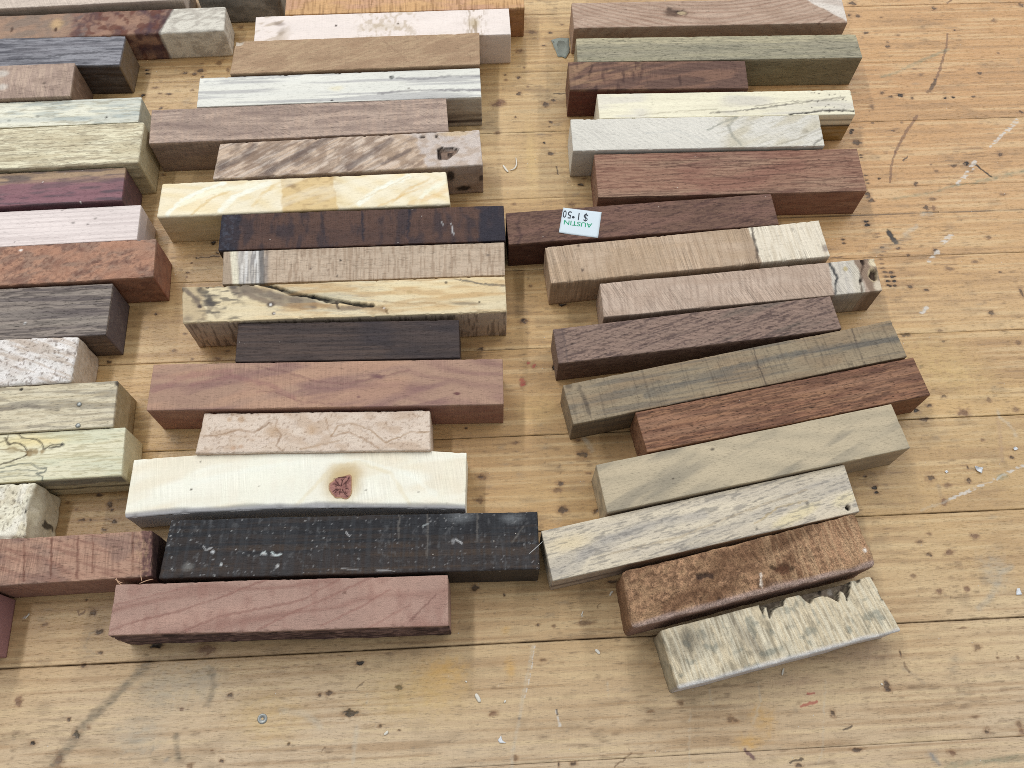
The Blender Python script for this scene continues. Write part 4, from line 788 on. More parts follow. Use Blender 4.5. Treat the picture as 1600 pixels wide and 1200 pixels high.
        'b': (0.1, 10, 0.55, 0.003, 1.3, 30, 8, 1.6, 0.6, (230, 203, 142)),
        'f': [('U', -10.0, 13.38, (221, 192, 139), 0.95, 1.2, -0.1), ('N', (165, 134, 94), 0.35, 3, 1.4, 0.6, 0.06, (-10.0, 14.95), 0), ('E', (-5.67, 4.55), 2.78, 1.03, (144, 115, 83), 0.6, 0.6, 0),
              ('P', [(-57.89, -7.8), (-52.33, -0.44), (-43.17, 4.49), (-35.13, 7.47)], 1.6, (248, 248, 232), 0.9, 0), ('P', [(-47.59, -8.02), (-40.05, -0.42), (-26.73, 5.66)], 1.0, (221, 190, 130), 0.6, 0),
              ('P', [(-35.49, -6.68), (-29.17, 0.69), (-15.72, 6.45)], 2.4, (248, 248, 232), 0.9, 0), ('P', [(-21.96, -5.4), (-18.21, 1.13), (-11.28, 6.22)], 1.2, (223, 192, 132), 0.55, 0),
              ('P', [(23.29, -6.48), (31.56, 0.53), (45.56, 6.67)], 2.2, (248, 248, 232), 0.9, 0), ('P', [(37.62, -6.57), (44.34, -0.15), (54.5, 4.81)], 1.0, (221, 186, 124), 0.7, 0),
              ('P', [(48.11, -7.13), (53.23, -1.3), (61.17, 3.08)], 1.6, (248, 247, 225), 0.8, 0), ('P', [(19.17, -6.93), (34.34, 0.72), (45.56, 6.67)], 0.5, (213, 185, 127), 0.5, 0),
              ('P', [(31.55, -8.26), (45.43, -1.57), (59.54, 4.55)], 0.7, (225, 190, 132), 0.5, 0), ('P', [(-53.45, -3.06), (-40.31, 2.98), (-21.23, 6.06)], 2.2, (248, 245, 219), 0.8, 0),
              ('P', [(45.34, -7.65), (56.5, -3.86), (62.15, -1.09)], 2, (231, 194, 136), 0.5, 0), ('N', (247, 239, 216), 0.4, 30, 5, 0.54, 0.1, None, 0.4), ('F', (174, 151, 108), 0.6, 0, 1, 0)],
        'm': {'g': 0.06, 'p': 0.12, 's': 0.03, 'f': 0.06, 'r': 0.55},
        'g': {'r': 0.9}},
 'M8': {'label': 'dark brown blank with blue black ends and crosswise scratches',
        'c': (85, 62, 54),
        'b': (0.3, 20, 0.0, 0, 1, 30, 6, 1.5, 0.3, (56, 40, 38)),
        'f': [('N', (98, 71, 59), 0.5, 30, 5, 0.5, 0.12, None, 0), ('N', (36, 36, 47), 0.55, 3.5, 9, 0.58, 0.1, None, 0), ('U', None, -52.32, (36, 37, 49), 0.75, 3, 0), ('U', 48.6, None, (40, 41, 54), 0.75, 4, 0),
              ('N', (84, 91, 105), 0.35, 1.2, 1.2, 0.62, 0.06, (-61.27, -52.76), 0), ('P', [(-0.49, 8.41), (0.32, -6.35)], 0.7, (35, 33, 45), 0.8, 0), ('P', [(19.83, 9.24), (18.96, -6.16)], 0.9, (32, 33, 46), 0.8, 0),
              ('P', [(-18.03, 9.13), (-15.83, -6.64)], 0.7, (39, 35, 44), 0.7, 0), ('P', [(-26.79, 9.5), (-25.37, 2.19)], 0.5, (41, 35, 39), 0.7, 0), ('P', [(37.28, 0.24), (38.52, -5.04)], 0.35, (197, 196, 195), 0.8, 0),
              ('P', [(33.48, 1.71), (33.99, -0.28)], 0.35, (176, 175, 174), 0.7, 0), ('F', (43, 28, 24), 0.7, 0, 1, 0)],
        'm': {'g': 0.2, 'p': 0.3, 's': 0.3, 'f': 0.3, 'd': 0.5, 'r': 0.5},
        'g': {'edge': 0.2}},
 'M9': {'label': 'pinkish tan blank whose left end has white and charcoal crosswise stripes',
        'c': (197, 177, 155),
        'b': (0.12, 20, 0.0, 0, 1, 40, 6, 1.5, 0.15, (180, 159, 137)),
        'f': [('N', (154, 130, 108), 0.6, 0.5, 7, 0.57, 0.06, (-41.37, 59.03), 0.02), ('N', (166, 144, 122), 0.4, 9, 0.5, 0.56, 0.08, (-41.37, 59.03), 0), ('U', -41.37, -39.89, (112, 100, 93), 0.6, 0.3, 0),
              ('U', None, -55.2, (170, 151, 130), 0.9, 0.3, -0.1), ('U', -55.2, -52.22, (232, 224, 200), 0.95, 0.25, -0.1), ('U', -52.22, -42.01, (202, 196, 187), 0.9, 0.3, -0.05),
              ('N', (132, 128, 127), 0.75, 0.7, 9, 0.5, 0.08, (-51.8, -42.01), 0.02), ('N', (240, 239, 236), 0.6, 0.6, 9, 0.56, 0.07, (-50.73, -42.86), 0.02), ('U', -43.5, -41.37, (91, 87, 86), 0.75, 0.5, -0.05),
              ('E', (-10.02, 1.66), 0.43, 0.5, (30, 25, 23), 0.95, 0.3, 0.2), ('E', (-22.37, -1.93), 0.58, 0.56, (101, 84, 75), 0.8, 0.4, 0), ('E', (-15.18, -2.84), 0.48, 0.56, (133, 111, 96), 0.8, 0.4, 0),
              ('E', (51.64, 1.77), 0.81, 0.57, (122, 108, 97), 0.8, 0.5, 0), ('E', (-11.37, -5.78), 0.32, 0.37, (50, 42, 38), 0.9, 0.4, 0), ('F', (153, 132, 108), 0.6, 0, 1, 0)],
        'm': {'g': 0.06, 'p': 0.3, 's': 0.22, 'f': 0.1, 'st': 0.0},
        'g': {}},
 'M10': {'label': 'spalted yellow blank split by a long black crack with grey decay',
         'c': (227, 211, 176),
         'b': (0.16, 10, -0.02, 0, 1.4, 40, 6, 1.5, 0.25, (213, 187, 137)),
         'f': [('E', (25.91, 3.53), 31.41, 4.24, (237, 222, 182), 0.6, 0.9, 0), ('E', (-5.38, 3.6), 18.24, 3.93, (205, 196, 170), 0.55, 0.8, 0, 6), ('N', (181, 173, 154), 0.5, 8, 0.6, 0.56, 0.07, (-31.07, 15.59), -0.15),
               ('N', (221, 184, 128), 0.45, 30, 3, 0.56, 0.1, (-36.22, 65.06), 0), ('U', None, -56.39, (191, 169, 134), 0.75, 3, 0.1), ('N', (122, 108, 94), 0.6, 3, 3, 0.58, 0.08, (-66.0, -50.29), 0),
               ('P', [(-44.08, 8.21), (-36.66, 6.09), (-28.67, 2.75), (-20.8, 0.62), (-12.95, -1.49)], 4.2, (113, 100, 91), 0.85, 0), ('P', [(-40.42, 4.43), (-31.07, -0.15), (-20.63, -2.66), (-12.36, -3.3)], 2.0, (126, 110, 98), 0.8, 0),
               ('P', [(-45.69, 8.88), (-42.15, 3.3)], 2.6, (128, 113, 100), 0.8, 0), ('P', [(-12.41, -2.11), (-2.53, -4.3), (10.36, -3.64), (16.08, -6.25)], 1.8, (130, 113, 98), 0.8, 0),
               ('P', [(-34.01, 9.01), (-26.29, 6.27), (-20.94, 3.33), (-13.1, 1.81), (-5.24, -0.31), (3.09, -2.15), (10.88, -3.36)], 1.3, (16, 13, 13), 0.97, 1.2),
               ('P', [(-13.1, 1.81), (-7.28, -1.13), (-3.12, -1.89)], 0.6, (24, 19, 17), 0.9, 0.6), ('E', (-12.84, 1.8), 1.04, 0.9, (10, 8, 8), 0.95, 0.3, 1.5), ('P', [(-3.67, -0.98), (-2.53, -4.3)], 1.0, (60, 50, 45), 0.8, 0.3),
               ('E', (-29.97, -1.39), 1.81, 1.05, (85, 73, 68), 0.9, 0.5, 0), ('E', (-29.97, -1.39), 0.52, 0.54, (237, 233, 227), 0.9, 0.4, 0), ('E', (-28.93, -5.57), 0.77, 0.71, (85, 73, 68), 0.9, 0.5, 0),
               ('E', (-28.68, -5.58), 0.31, 0.36, (227, 221, 213), 0.8, 0.4, 0), ('P', [(-65.02, 7.85), (-62.48, 5.63), (-59.57, 2.21), (-58.5, -0.81)], 1.5, (89, 77, 77), 0.8, 0),
               ('E', (-58.22, -1.11), 0.77, 0.72, (73, 62, 61), 0.9, 0.5, 0.2), ('P', [(-57.96, 6.95), (-55.71, 5.05), (-54.35, 1.4), (-52.7, 0.14)], 2.6, (62, 60, 61), 0.8, 0.3),
               ('E', (-54.95, 8.04), 0.78, 0.61, (25, 23, 23), 0.9, 0.4, 0.6), ('N', (82, 77, 75), 0.7, 4, 0.8, 0.58, 0.06, (-57.79, -41.38), 0), ('E', (-54.2, -8.63), 0.51, 0.59, (24, 21, 19), 0.9, 0.4, 0.5),
               ('E', (-63.24, -7.09), 2.04, 2.06, (122, 108, 97), 0.6, 0.8, 0), ('P', [(15.03, -4.43), (16.59, -5.68), (16.87, -7.47)], 0.6, (40, 33, 30), 0.9, 0.3), ('E', (15.55, -4.75), 0.52, 0.36, (248, 243, 237), 0.9, 0.4, 0),
               ('P', [(39.09, 9.11), (46.96, 6.95), (54.81, 5.1), (65.31, 4.06)], 0.4, (92, 87, 83), 0.8, 0), ('P', [(46.98, 7.56), (57.42, 4.38), (64.75, 3.47)], 0.3, (98, 93, 88), 0.7, 0),
               ('E', (48.76, -4.03), 6.77, 0.72, (132, 116, 96), 0.75, 0.7, 0, 4), ('P', [(15.52, -1.76), (25.9, -3.09), (36.29, -3.21)], 0.6, (164, 141, 109), 0.6, 0), ('E', (41.15, 5.96), 0.47, 0.49, (61, 52, 47), 0.9, 0.4, 0),
               ('E', (25.91, 2.32), 1.05, 0.91, (194, 176, 132), 0.7, 0.6, 0), ('E', (54.25, -3.65), 0.31, 0.36, (50, 42, 38), 0.9, 0.4, 0), ('E', (21.71, 8.28), 0.29, 0.34, (61, 52, 47), 0.9, 0.4, 0),
               ('N', (191, 152, 102), 0.5, 12, 2, 0.6, 0.08, (-25.91, 67.64), 0), ('V', -0.1, 0.05, (227, 209, 172), 0.6, 0.5), ('F', (190, 172, 154), 0.9, 0, 1, 0.1), ('FN', (89, 75, 66), 0.6, 0.8, 10, 0.6, 0.05, None, 0.5)],
         'm': {'g': 0.07, 'p': 0.2, 's': 0.05, 'f': 0.08},
         'g': {'edge': 0.45}},
 'M11': {'label': 'short dark charcoal brown blank with fine straight streaks',
         'c': (77, 65, 61),
         'b': (0.5, 15, 0.01, 0, 1, 60, 5, 2, 0.45, (54, 44, 44)),
         'f': [('N', (93, 76, 67), 0.5, 40, 0.9, 0.55, 0.07, (-45.63, 19.39), 0), ('N', (53, 48, 53), 0.6, 12, 5, 0.5, 0.15, (4.04, 44.97), 0), ('N', (47, 40, 41), 0.5, 20, 0.6, 0.56, 0.06, None, 0), ('F', (46, 36, 34), 0.6, 0, 1, 0)],
         'm': {'g': 0.2, 'p': 0.35, 's': 0.16, 'f': 0.12, 'd': 0.3, 'r': 0.55},
         'g': {}},
 'M12': {'label': 'long pinkish red blank with swirling purple figure',
         'c': (175, 142, 122),
         'b': (0.13, 10, 0.16, 0.0008, 2.2, 30, 7, 1.6, 0.5, (136, 100, 97)),
         'f': [('N', (127, 92, 95), 0.45, 22, 4, 0.56, 0.1, (-70.35, 47.19), 0.25), ('N', (196, 156, 129), 0.5, 24, 5, 0.56, 0.1, (-70.35, 32.16), 0.2),
               ('P', [(-28.51, 8.32), (-15.72, 5.3), (-5.44, 1.5), (7.13, -0.11), (22.0, 2.93), (31.99, 5.53)], 0.7, (129, 92, 89), 0.45, 0),
               ('P', [(-27.46, -2.75), (-20.02, -2.89), (-9.77, -7.43), (2.65, -8.74)], 0.5, (135, 98, 90), 0.45, 0), ('P', [(-52.63, 1.0), (-38.07, 4.04), (-22.79, 0.45), (-12.37, -5.75)], 1.6, (143, 96, 97), 0.35, 0),
               ('E', (19.49, 2.98), 3.01, 0.97, (98, 64, 75), 0.7, 0.7, 0, 8), ('E', (50.66, -5.04), 1.25, 0.55, (97, 55, 61), 0.85, 0.5, 0), ('E', (12.38, -5.68), 0.74, 0.41, (102, 66, 73), 0.7, 0.5, 0),
               ('P', [(-67.13, -1.46), (-53.15, 5.15), (-38.31, 6.27)], 2.2, (150, 105, 104), 0.35, 0), ('F', (137, 92, 78), 0.6, 0, 1, 0.1)],
         'm': {'g': 0.08, 'p': 0.25, 's': 0.18, 'f': 0.12, 'st': 0.02},
         'g': {}},
 'M13': {'label': 'short pale pinkish burl blank with thin winding brown contour lines',
         'c': (220, 201, 183),
         'b': None,
         'f': [('N', (192, 164, 137), 0.5, 5, 3, 0.54, 0.1, None, 0), ('N', (230, 213, 195), 0.5, 7, 3, 0.55, 0.1, None, 0), ('N', (154, 127, 103), 0.5, 0.8, 0.8, 0.66, 0.05, None, 0),
               ('P', [(-41.92, -1.35), (-37.11, -0.9), (-29.54, 1.09), (-23.08, -0.06), (-18.23, 5.42), (-15.27, 5.38), (-15.45, 1.93), (-12.73, -1.27), (-14.26, -5.95), (-11.7, -7.54)], 0.4, (157, 126, 98), 0.7, 0),
               ('P', [(-22.16, 0.45), (-18.1, 4.09)], 0.5, (144, 113, 87), 0.7, 0), ('P', [(3.93, 5.09), (4.72, 0.57), (6.85, -2.1), (12.86, -0.35), (20.4, -4.4), (24.68, -7.59)], 0.36, (165, 134, 106), 0.75, 0),
               ('P', [(6.36, -2.09), (8.53, 2.36), (13.39, 3.35), (21.41, 0.31), (27.01, -5.02), (36.18, -0.97), (43.54, -0.82)], 0.36, (169, 139, 108), 0.75, 0),
               ('P', [(-4.95, -7.13), (2.2, -5.42), (9.39, -3.71)], 0.4, (178, 149, 120), 0.6, 0), ('E', (-1.89, 0.67), 2.45, 1.85, (196, 162, 127), 0.5, 0.8, 0), ('E', (-29.29, 5.59), 1.23, 1.34, (190, 158, 127), 0.7, 0.6, 0),
               ('E', (-33.71, 5.66), 0.98, 1.07, (194, 162, 131), 0.7, 0.6, 0), ('E', (-16.58, 0.89), 2.45, 2.65, (186, 152, 117), 0.5, 0.8, 0), ('E', (-30.21, -6.22), 0.97, 0.78, (194, 158, 129), 0.7, 0.6, 0),
               ('E', (-27.36, -5.74), 0.97, 0.78, (192, 158, 129), 0.7, 0.6, 0), ('S', 40, 0.4, (144, 115, 95), 0.6, None), ('F', (155, 126, 103), 0.6, 0, 1, 0)],
         'm': {'g': 0.03, 'p': 0.15, 's': 0.06, 'f': 0.2},
         'g': {'edge': 0.3, 'r': 0.7}},
 'M14': {'label': 'wide bowed cream blank with a pink star cracked knot in its top',
         'c': (248, 245, 229),
         'b': (0.1, 10, 0.1, 0.003, 1.6, 40, 9, 1.5, 0.22, (237, 223, 195)),
         'f': [('N', (248, 247, 229), 0.5, 3, 14, 0.52, 0.12, None, 0.1), ('N', (234, 216, 184), 0.4, 30, 8, 0.56, 0.12, None, 0.2), ('E', (16.64, -1.6), 6.96, 6.8, (202, 177, 129), 0.9, 0.7, 0),
               ('E', (17.66, 2.16), 5.79, 3.56, (202, 176, 131), 0.5, 0.7, 0), ('P', [(-39.57, -0.21), (-16.14, 4.26), (2.92, 6.85), (22.29, 6.38), (41.78, 1.57), (51.5, -6.21)], 1.6, (248, 248, 234), 0.5, 0),
               ('P', [(-0.61, -11.09), (12.74, 4.06), (22.32, 5.87), (34.54, 1.75), (42.0, -9.7)], 1.2, (231, 215, 178), 0.4, 0), ('V', -0.1, 0.055, (214, 213, 218), 0.85, 0.5), ('S', 7, 0.25, (91, 83, 71), 0.8, None),
               ('E', (-39.78, -2.46), 0.36, 0.3, (71, 62, 54), 0.9, 0.4, 0), ('F', (222, 221, 223), 0.95, 0, 1, 0.1)],
         'm': {'g': 0.03, 'p': 0.05, 's': 0.12, 'f': 0.06, 'st': 0.15, 'fs': 1},
         'g': {'edge': 0.3, 'chamf': 1.7, 'bowb': 2.6, 'bowf': 2.0}},
 'M15': {'label': 'long black blank scuffed with white scratches and flecks',
         'c': (43, 41, 42),
         'b': (0.22, 20, 0.0, 0, 1, 60, 5, 1.5, 0.5, (39, 37, 40)),
         'f': [('V', -0.1, 0.42, (63, 54, 50), 0.7, 3), ('N', (78, 63, 51), 0.6, 40, 1.1, 0.58, 0.06, None, 0), ('V', 0.5, 1.1, (38, 39, 43), 0.5, 3), ('N', (63, 66, 70), 0.4, 0.9, 14, 0.55, 0.12, None, 0),
               ('N', (101, 101, 102), 0.4, 1.2, 1.6, 0.7, 0.05, None, 0), ('N', (155, 154, 154), 0.6, 0.7, 0.7, 0.83, 0.03, None, 0), ('E', (-50.0, -1.47), 0.78, 0.56, (193, 195, 196), 0.9, 0.3, 0),
               ('E', (-46.29, -6.2), 0.5, 0.6, (197, 200, 199), 0.9, 0.3, 0), ('E', (-58.03, -6.83), 1.82, 1.39, (145, 144, 140), 0.5, 0.9, 0), ('E', (-27.63, -3.19), 1.15, 0.33, (197, 196, 195), 0.7, 0.5, 0),
               ('E', (-25.81, -3.0), 0.69, 0.33, (207, 206, 205), 0.9, 0.4, 0), ('E', (-26.16, -7.16), 0.46, 0.6, (190, 189, 187), 0.9, 0.4, 0), ('E', (-31.57, -2.62), 0.92, 0.35, (197, 196, 193), 0.8, 0.5, 0),
               ('E', (36.38, 0.17), 0.7, 0.95, (155, 154, 154), 0.7, 0.6, 0), ('E', (39.21, 9.2), 4.71, 1.94, (135, 138, 140), 0.45, 0.9, 0), ('E', (58.03, 8.26), 3.77, 1.69, (135, 138, 140), 0.5, 0.9, 0),
               ('P', [(16.13, 11.69), (16.39, 1.61)], 0.4, (123, 118, 112), 0.5, 0), ('P', [(26.73, 11.44), (27.15, -5.23)], 0.4, (123, 118, 112), 0.5, 0), ('P', [(45.35, 10.99), (44.99, 0.2)], 0.45, (123, 118, 112), 0.5, 0),
               ('P', [(57.77, -0.82), (62.17, 5.27)], 0.35, (123, 118, 112), 0.5, 0), ('P', [(-3.25, -8.65), (2.49, -9.25)], 0.25, (186, 185, 184), 0.5, 0), ('P', [(9.35, -9.42), (15.77, -10.04)], 0.25, (182, 181, 180), 0.5, 0),
               ('S', 14, 0.15, (207, 206, 203), 0.75, None), ('S', 18, 0.25, (176, 177, 176), 0.7, (-67.95, -30.16)), ('P', [(-28.87, -1.99), (-27.38, -3.42), (-25.35, -3.01)], 0.22, (199, 210, 209), 0.9, 0),
               ('P', [(-32.7, -2.83), (-31.4, -1.93), (-30.4, -2.88)], 0.22, (198, 205, 204), 0.85, 0), ('P', [(-53.69, 0.72), (-52.58, -0.94), (-50.85, -0.05)], 0.3, (197, 196, 195), 0.8, 0),
               ('P', [(25.15, 6.16), (27.01, 7.08)], 0.22, (188, 195, 194), 0.8, 0), ('P', [(37.31, 1.1), (39.63, -0.85)], 0.3, (197, 196, 195), 0.8, 0), ('P', [(-2.76, 4.45), (-1.29, 2.99)], 0.3, (197, 196, 195), 0.8, 0),
               ('F', (59, 52, 48), 0.7, 0, 1, 0)],
         'm': {'g': 0.15, 'p': 0.25, 's': 0.2, 'f': 0.25, 'd': 0.4, 'r': 0.55},
         'g': {'r': 0.6, 'edge': 0.25}},
 'M16': {'label': 'pink mauve blank with rising curved grain lines and a rough dark front',
         'c': (175, 143, 129),
         'b': (0.085, 8, -0.13, 0.0004, 1.0, 40, 8, 10, 0.6, (143, 103, 92)),
         'f': [('N', (198, 160, 143), 0.4, 18, 6, 0.54, 0.12, None, 0.1), ('N', (154, 115, 103), 0.45, 4, 8, 0.6, 0.1, None, -0.2),
               ('P', [(-57.97, -7.07), (-48.99, -4.08), (-35.05, -1.2), (-22.19, 2.86), (-4.85, 9.1)], 0.6, (144, 105, 94), 0.7, 0),
               ('P', [(-32.03, -7.82), (-21.51, -3.56), (-8.43, -1.3), (6.96, 1.36), (20.04, 8.41)], 0.6, (144, 105, 94), 0.65, 0), ('P', [(-7.79, -8.52), (2.84, -3.38), (18.08, 2.83), (31.35, 8.77)], 0.55, (148, 107, 96), 0.65, 0),
               ('P', [(14.2, -7.63), (27.25, -1.87), (38.27, 4.51)], 0.45, (150, 109, 98), 0.6, 0), ('P', [(-57.56, 1.64), (-44.68, 4.61), (-31.66, 7.6)], 0.45, (152, 113, 102), 0.6, 0),
               ('P', [(45.23, -6.78), (50.75, -1.43), (54.1, 1.82)], 0.5, (123, 87, 79), 0.6, 0), ('P', [(29.78, -9.6), (45.14, -1.27)], 0.4, (152, 111, 100), 0.5, 0), ('E', (22.08, 3.62), 0.68, 0.34, (113, 79, 69), 0.8, 0.5, 0),
               ('F', (93, 71, 70), 1, 0, 1, 0.1), ('FN', (49, 36, 38), 0.9, 9, 0.7, 0.53, 0.08, None, 0), ('FN', (155, 126, 118), 0.6, 4, 0.6, 0.6, 0.06, None, 0)],
         'm': {'g': 0.05, 'p': 0.2, 's': 0.08, 'f': 0.28, 'fs': 0.8},
         'g': {'edge': 0.3, 'frough': 0.7}},
 'L0': {'label': 'pale pinkish grey blank cut off by the top left edge of the picture',
        'c': (211, 195, 180),
        'b': (0.2, 20, 0.05, 0, 1, 40, 6, 1.5, 0.25, (184, 167, 154)),
        'f': [('N', (174, 157, 147), 0.4, 20, 4, 0.56, 0.1, None, 0), ('F', (122, 103, 81), 0.5, 0, 1, 0)],
        'm': {'g': 0.1, 'p': 0.3, 's': 0.25, 'f': 0.1, 'st': 0.4},
        'g': {}},
 'L1': {'label': 'red and purple burl blank with a whitish sapwood right end',
        'c': (150, 117, 101),
        'b': None,
        'f': [('N', (94, 67, 66), 0.85, 4, 4, 0.5, 0.1, (-8.28, 37.42), 0.2), ('N', (171, 135, 112), 0.55, 5, 4, 0.54, 0.1, None, 0), ('N', (106, 96, 95), 0.8, 7, 4, 0.48, 0.12, (-41.62, 0.82), 0.3),
              ('U', None, -8.28, (175, 151, 127), 0.4, 10, 0), ('N', (106, 66, 55), 0.8, 2.5, 3, 0.56, 0.08, (-2.21, 37.89), 0), ('E', (-15.12, 0.69), 3.06, 3.4, (202, 169, 126), 0.8, 0.7, 0),
              ('E', (-15.28, -2.63), 0.76, 1.48, (70, 47, 38), 0.9, 0.4, 0), ('E', (-35.95, -1.38), 0.61, 1.69, (81, 58, 48), 0.8, 0.5, 0), ('N', (66, 53, 66), 0.6, 5, 6, 0.58, 0.1, (19.0, 37.89), 0),
              ('U', 36.72, None, (218, 212, 198), 1, 0.7, 0.35), ('N', (168, 159, 147), 0.6, 4, 1.6, 0.55, 0.1, (37.89, 69.83), 0.3), ('U', 35.09, 37.42, (70, 50, 54), 0.6, 0.6, 0.35), ('F', (110, 68, 41), 0.0, 0, 1, 0.1)],
        'm': {'g': 0.08, 'p': 0.25, 's': 0.1, 'f': 0.16, 'st': 0.4},
        'g': {'r': 1.0, 'edge': 0.3}},
 'L2': {'label': 'bluish grey brown blank with dark streaks and a tan end grain',
        'c': (147, 146, 151),
        'b': (0.22, 10, 0.01, 0, 1.3, 60, 5, 1.5, 0.35, (102, 101, 107)),
        'f': [('N', (69, 68, 76), 0.8, 22, 0.8, 0.56, 0.06, None, 0.02), ('N', (77, 76, 84), 0.6, 9, 0.6, 0.58, 0.06, None, 0.0), ('N', (141, 138, 143), 0.4, 30, 2, 0.55, 0.1, None, 0),
              ('P', [(9.51, -5.33), (26.92, -3.75), (41.37, -1.7), (65.01, -0.64)], 0.8, (69, 68, 74), 0.7, 0), ('F', (62, 46, 34), 0.8, 0, 1, 0), ('END', (122, 103, 79), 0.85)],
        'm': {'g': 0.14, 'p': 0.4, 's': 0.03, 'f': 0.08, 'r': 0.45},
        'g': {}},
 'L3': {'label': 'pinkish brown rough sawn blank with a pale smear at the left picture edge',
        'c': (177, 154, 139),
        'b': (0.2, 20, 0.05, 0, 1, 30, 6, 1.5, 0.2, (147, 124, 109)),
        'f': [('N', (202, 178, 157), 0.5, 0.7, 9, 0.56, 0.07, None, 0.3), ('E', (32.13, 5.03), 3.5, 1.98, (212, 204, 193), 0.8, 0.6, 0), ('E', (33.51, -3.1), 2.61, 1.95, (212, 204, 193), 0.7, 0.6, 0),
              ('N', (137, 115, 104), 0.4, 10, 4, 0.56, 0.1, None, 0), ('E', (52.55, -1.82), 0.87, 0.78, (91, 77, 70), 0.7, 0.5, 0), ('END', (106, 78, 57), 0.7), ('F', (111, 93, 73), 0.5, 0, 1, 0)],
        'm': {'g': 0.08, 'p': 0.3, 's': 0.3, 'f': 0.15, 'st': 0.3},
        'g': {}},
 'L4': {'label': 'narrow pale yellow green blank with faint blue grey stains',
        'c': (233, 230, 211),
        'b': (0.15, 15, 0.0, 0, 1, 50, 6, 1.5, 0.2, (214, 212, 183)),
        'f': [('N', (191, 195, 188), 0.6, 30, 3.4, 0.53, 0.1, None, 0), ('N', (157, 168, 167), 0.5, 8, 1.4, 0.6, 0.08, None, 0), ('N', (163, 154, 129), 0.5, 6, 0.5, 0.62, 0.05, None, 0),
              ('E', (50.38, -3.73), 0.58, 0.6, (61, 56, 52), 0.9, 0.4, 0.1), ('E', (19.64, -1.69), 0.86, 0.75, (145, 144, 135), 0.7, 0.5, 0), ('E', (7.12, -3.22), 0.86, 0.75, (146, 150, 141), 0.7, 0.5, 0),
              ('F', (132, 124, 100), 0.6, 0, 1, 0), ('END', (155, 154, 135), 0.7)],
        'm': {'g': 0.08, 'p': 0.25, 's': 0.03, 'f': 0.06},
        'g': {}},
 'L5': {'label': 'pale yellow blank flecked with short grey brown dashes',
        'c': (236, 228, 198),
        'b': (0.2, 15, 0.0, 0, 1, 40, 6, 1.5, 0.2, (218, 204, 162)),
        'f': [('N', (163, 146, 117), 0.45, 5, 0.42, 0.56, 0.06, None, 0.0), ('N', (194, 178, 145), 0.45, 12, 2, 0.55, 0.1, None, 0), ('N', (194, 181, 149), 0.5, 20, 5, 0.54, 0.12, None, 0),
              ('N', (142, 127, 104), 0.5, 8, 0.6, 0.6, 0.05, None, 0), ('F', (129, 114, 80), 0.5, 0, 1, 0), ('END', (171, 155, 119), 0.7)],
        'm': {'g': 0.1, 'p': 0.5, 's': 0.03, 'f': 0.1},
        'g': {'r': 0.9}},
 'L6': {'label': 'purple blank with a tan strip along its back edge and small chips on the joint',
        'c': (146, 107, 113),
        'b': (0.3, 20, 0.0, 0, 1, 40, 6, 1.5, 0.3, (100, 70, 79)),
        'f': [('V', 0.62, 1.1, (175, 150, 121), 0.92, 1.2), ('N', (86, 79, 85), 0.7, 10, 1.3, 0.52, 0.1, None, 0), ('N', (144, 109, 111), 0.4, 30, 2, 0.56, 0.1, None, 0), ('S', 16, 0.2, (232, 225, 219), 0.9, None),
              ('F', (88, 55, 61), 0.6, 0, 1, 0), ('END', (93, 71, 66), 0.7)],
        'm': {'g': 0.14, 'p': 0.3, 's': 0.05, 'f': 0.12, 'd': 0.3},
        'g': {}},
 'L7': {'label': 'pinkish white blank with thin straight grey lines',
        'c': (236, 223, 217),
        'b': (0.42, 10, 0.0, 0, 0.5, 80, 6, 9, 0.5, (180, 166, 163)),
        'f': [('N', (209, 195, 190), 0.5, 60, 0.6, 0.56, 0.07, None, 0), ('E', (46.37, 3.1), 0.68, 0.5, (153, 143, 137), 0.8, 0.5, 0), ('E', (37.2, 1.38), 0.81, 0.5, (143, 134, 130), 0.8, 0.5, 0), ('S', 8, 0.4, (122, 112, 108), 0.8, None),
              ('F', (194, 180, 173), 0.4, 0, 1, 0), ('END', (180, 166, 163), 0.6)],
        'm': {'g': 0.06, 'p': 0.2, 's': 0.02, 'f': 0.04},
        'g': {}},
 'L8': {'label': 'brick red burl blank with mottled curly figure',
        'c': (159, 128, 110),
        'b': None,
        'f': [('N', (127, 89, 76), 0.6, 5, 2.6, 0.53, 0.09, None, 0.3), ('N', (195, 148, 121), 0.6, 4, 2, 0.55, 0.09, None, 0.3), ('N', (106, 74, 63), 0.55, 1, 0.8, 0.63, 0.05, None, 0),
              ('N', (187, 139, 113), 0.5, 9, 4, 0.54, 0.1, None, -0.3), ('S', 60, 0.35, (94, 57, 48), 0.7, None), ('E', (8.8, 7.2), 0.66, 0.48, (247, 237, 228), 0.95, 0.4, 0), ('F', (105, 62, 45), 0.5, 0, 1, 0),
              ('END', (132, 81, 64), 0.5)],
        'm': {'g': 0.04, 'p': 0.2, 's': 0.03, 'f': 0.24},
        'g': {'edge': 0.3}},
 'L9': {'label': 'wide grey brown blank with dark dashes and a purplish end',
        'c': (153, 141, 131),
        'b': (0.2, 12, 0.0, 0, 1, 60, 6, 1.5, 0.35, (114, 102, 96)),
        'f': [('N', (85, 77, 75), 0.75, 8, 0.5, 0.55, 0.06, None, 0.0), ('N', (100, 91, 91), 0.6, 40, 1.3, 0.55, 0.08, None, 0), ('N', (157, 147, 136), 0.4, 30, 2, 0.56, 0.1, None, 0),
              ('E', (32.12, -4.85), 0.51, 0.42, (238, 237, 234), 0.8, 0.4, 0), ('F', (97, 78, 67), 0.6, 0, 1, 0), ('END', (94, 83, 86), 0.8)],
        'm': {'g': 0.18, 'p': 0.6, 's': 0.04, 'f': 0.08},
        'g': {}},
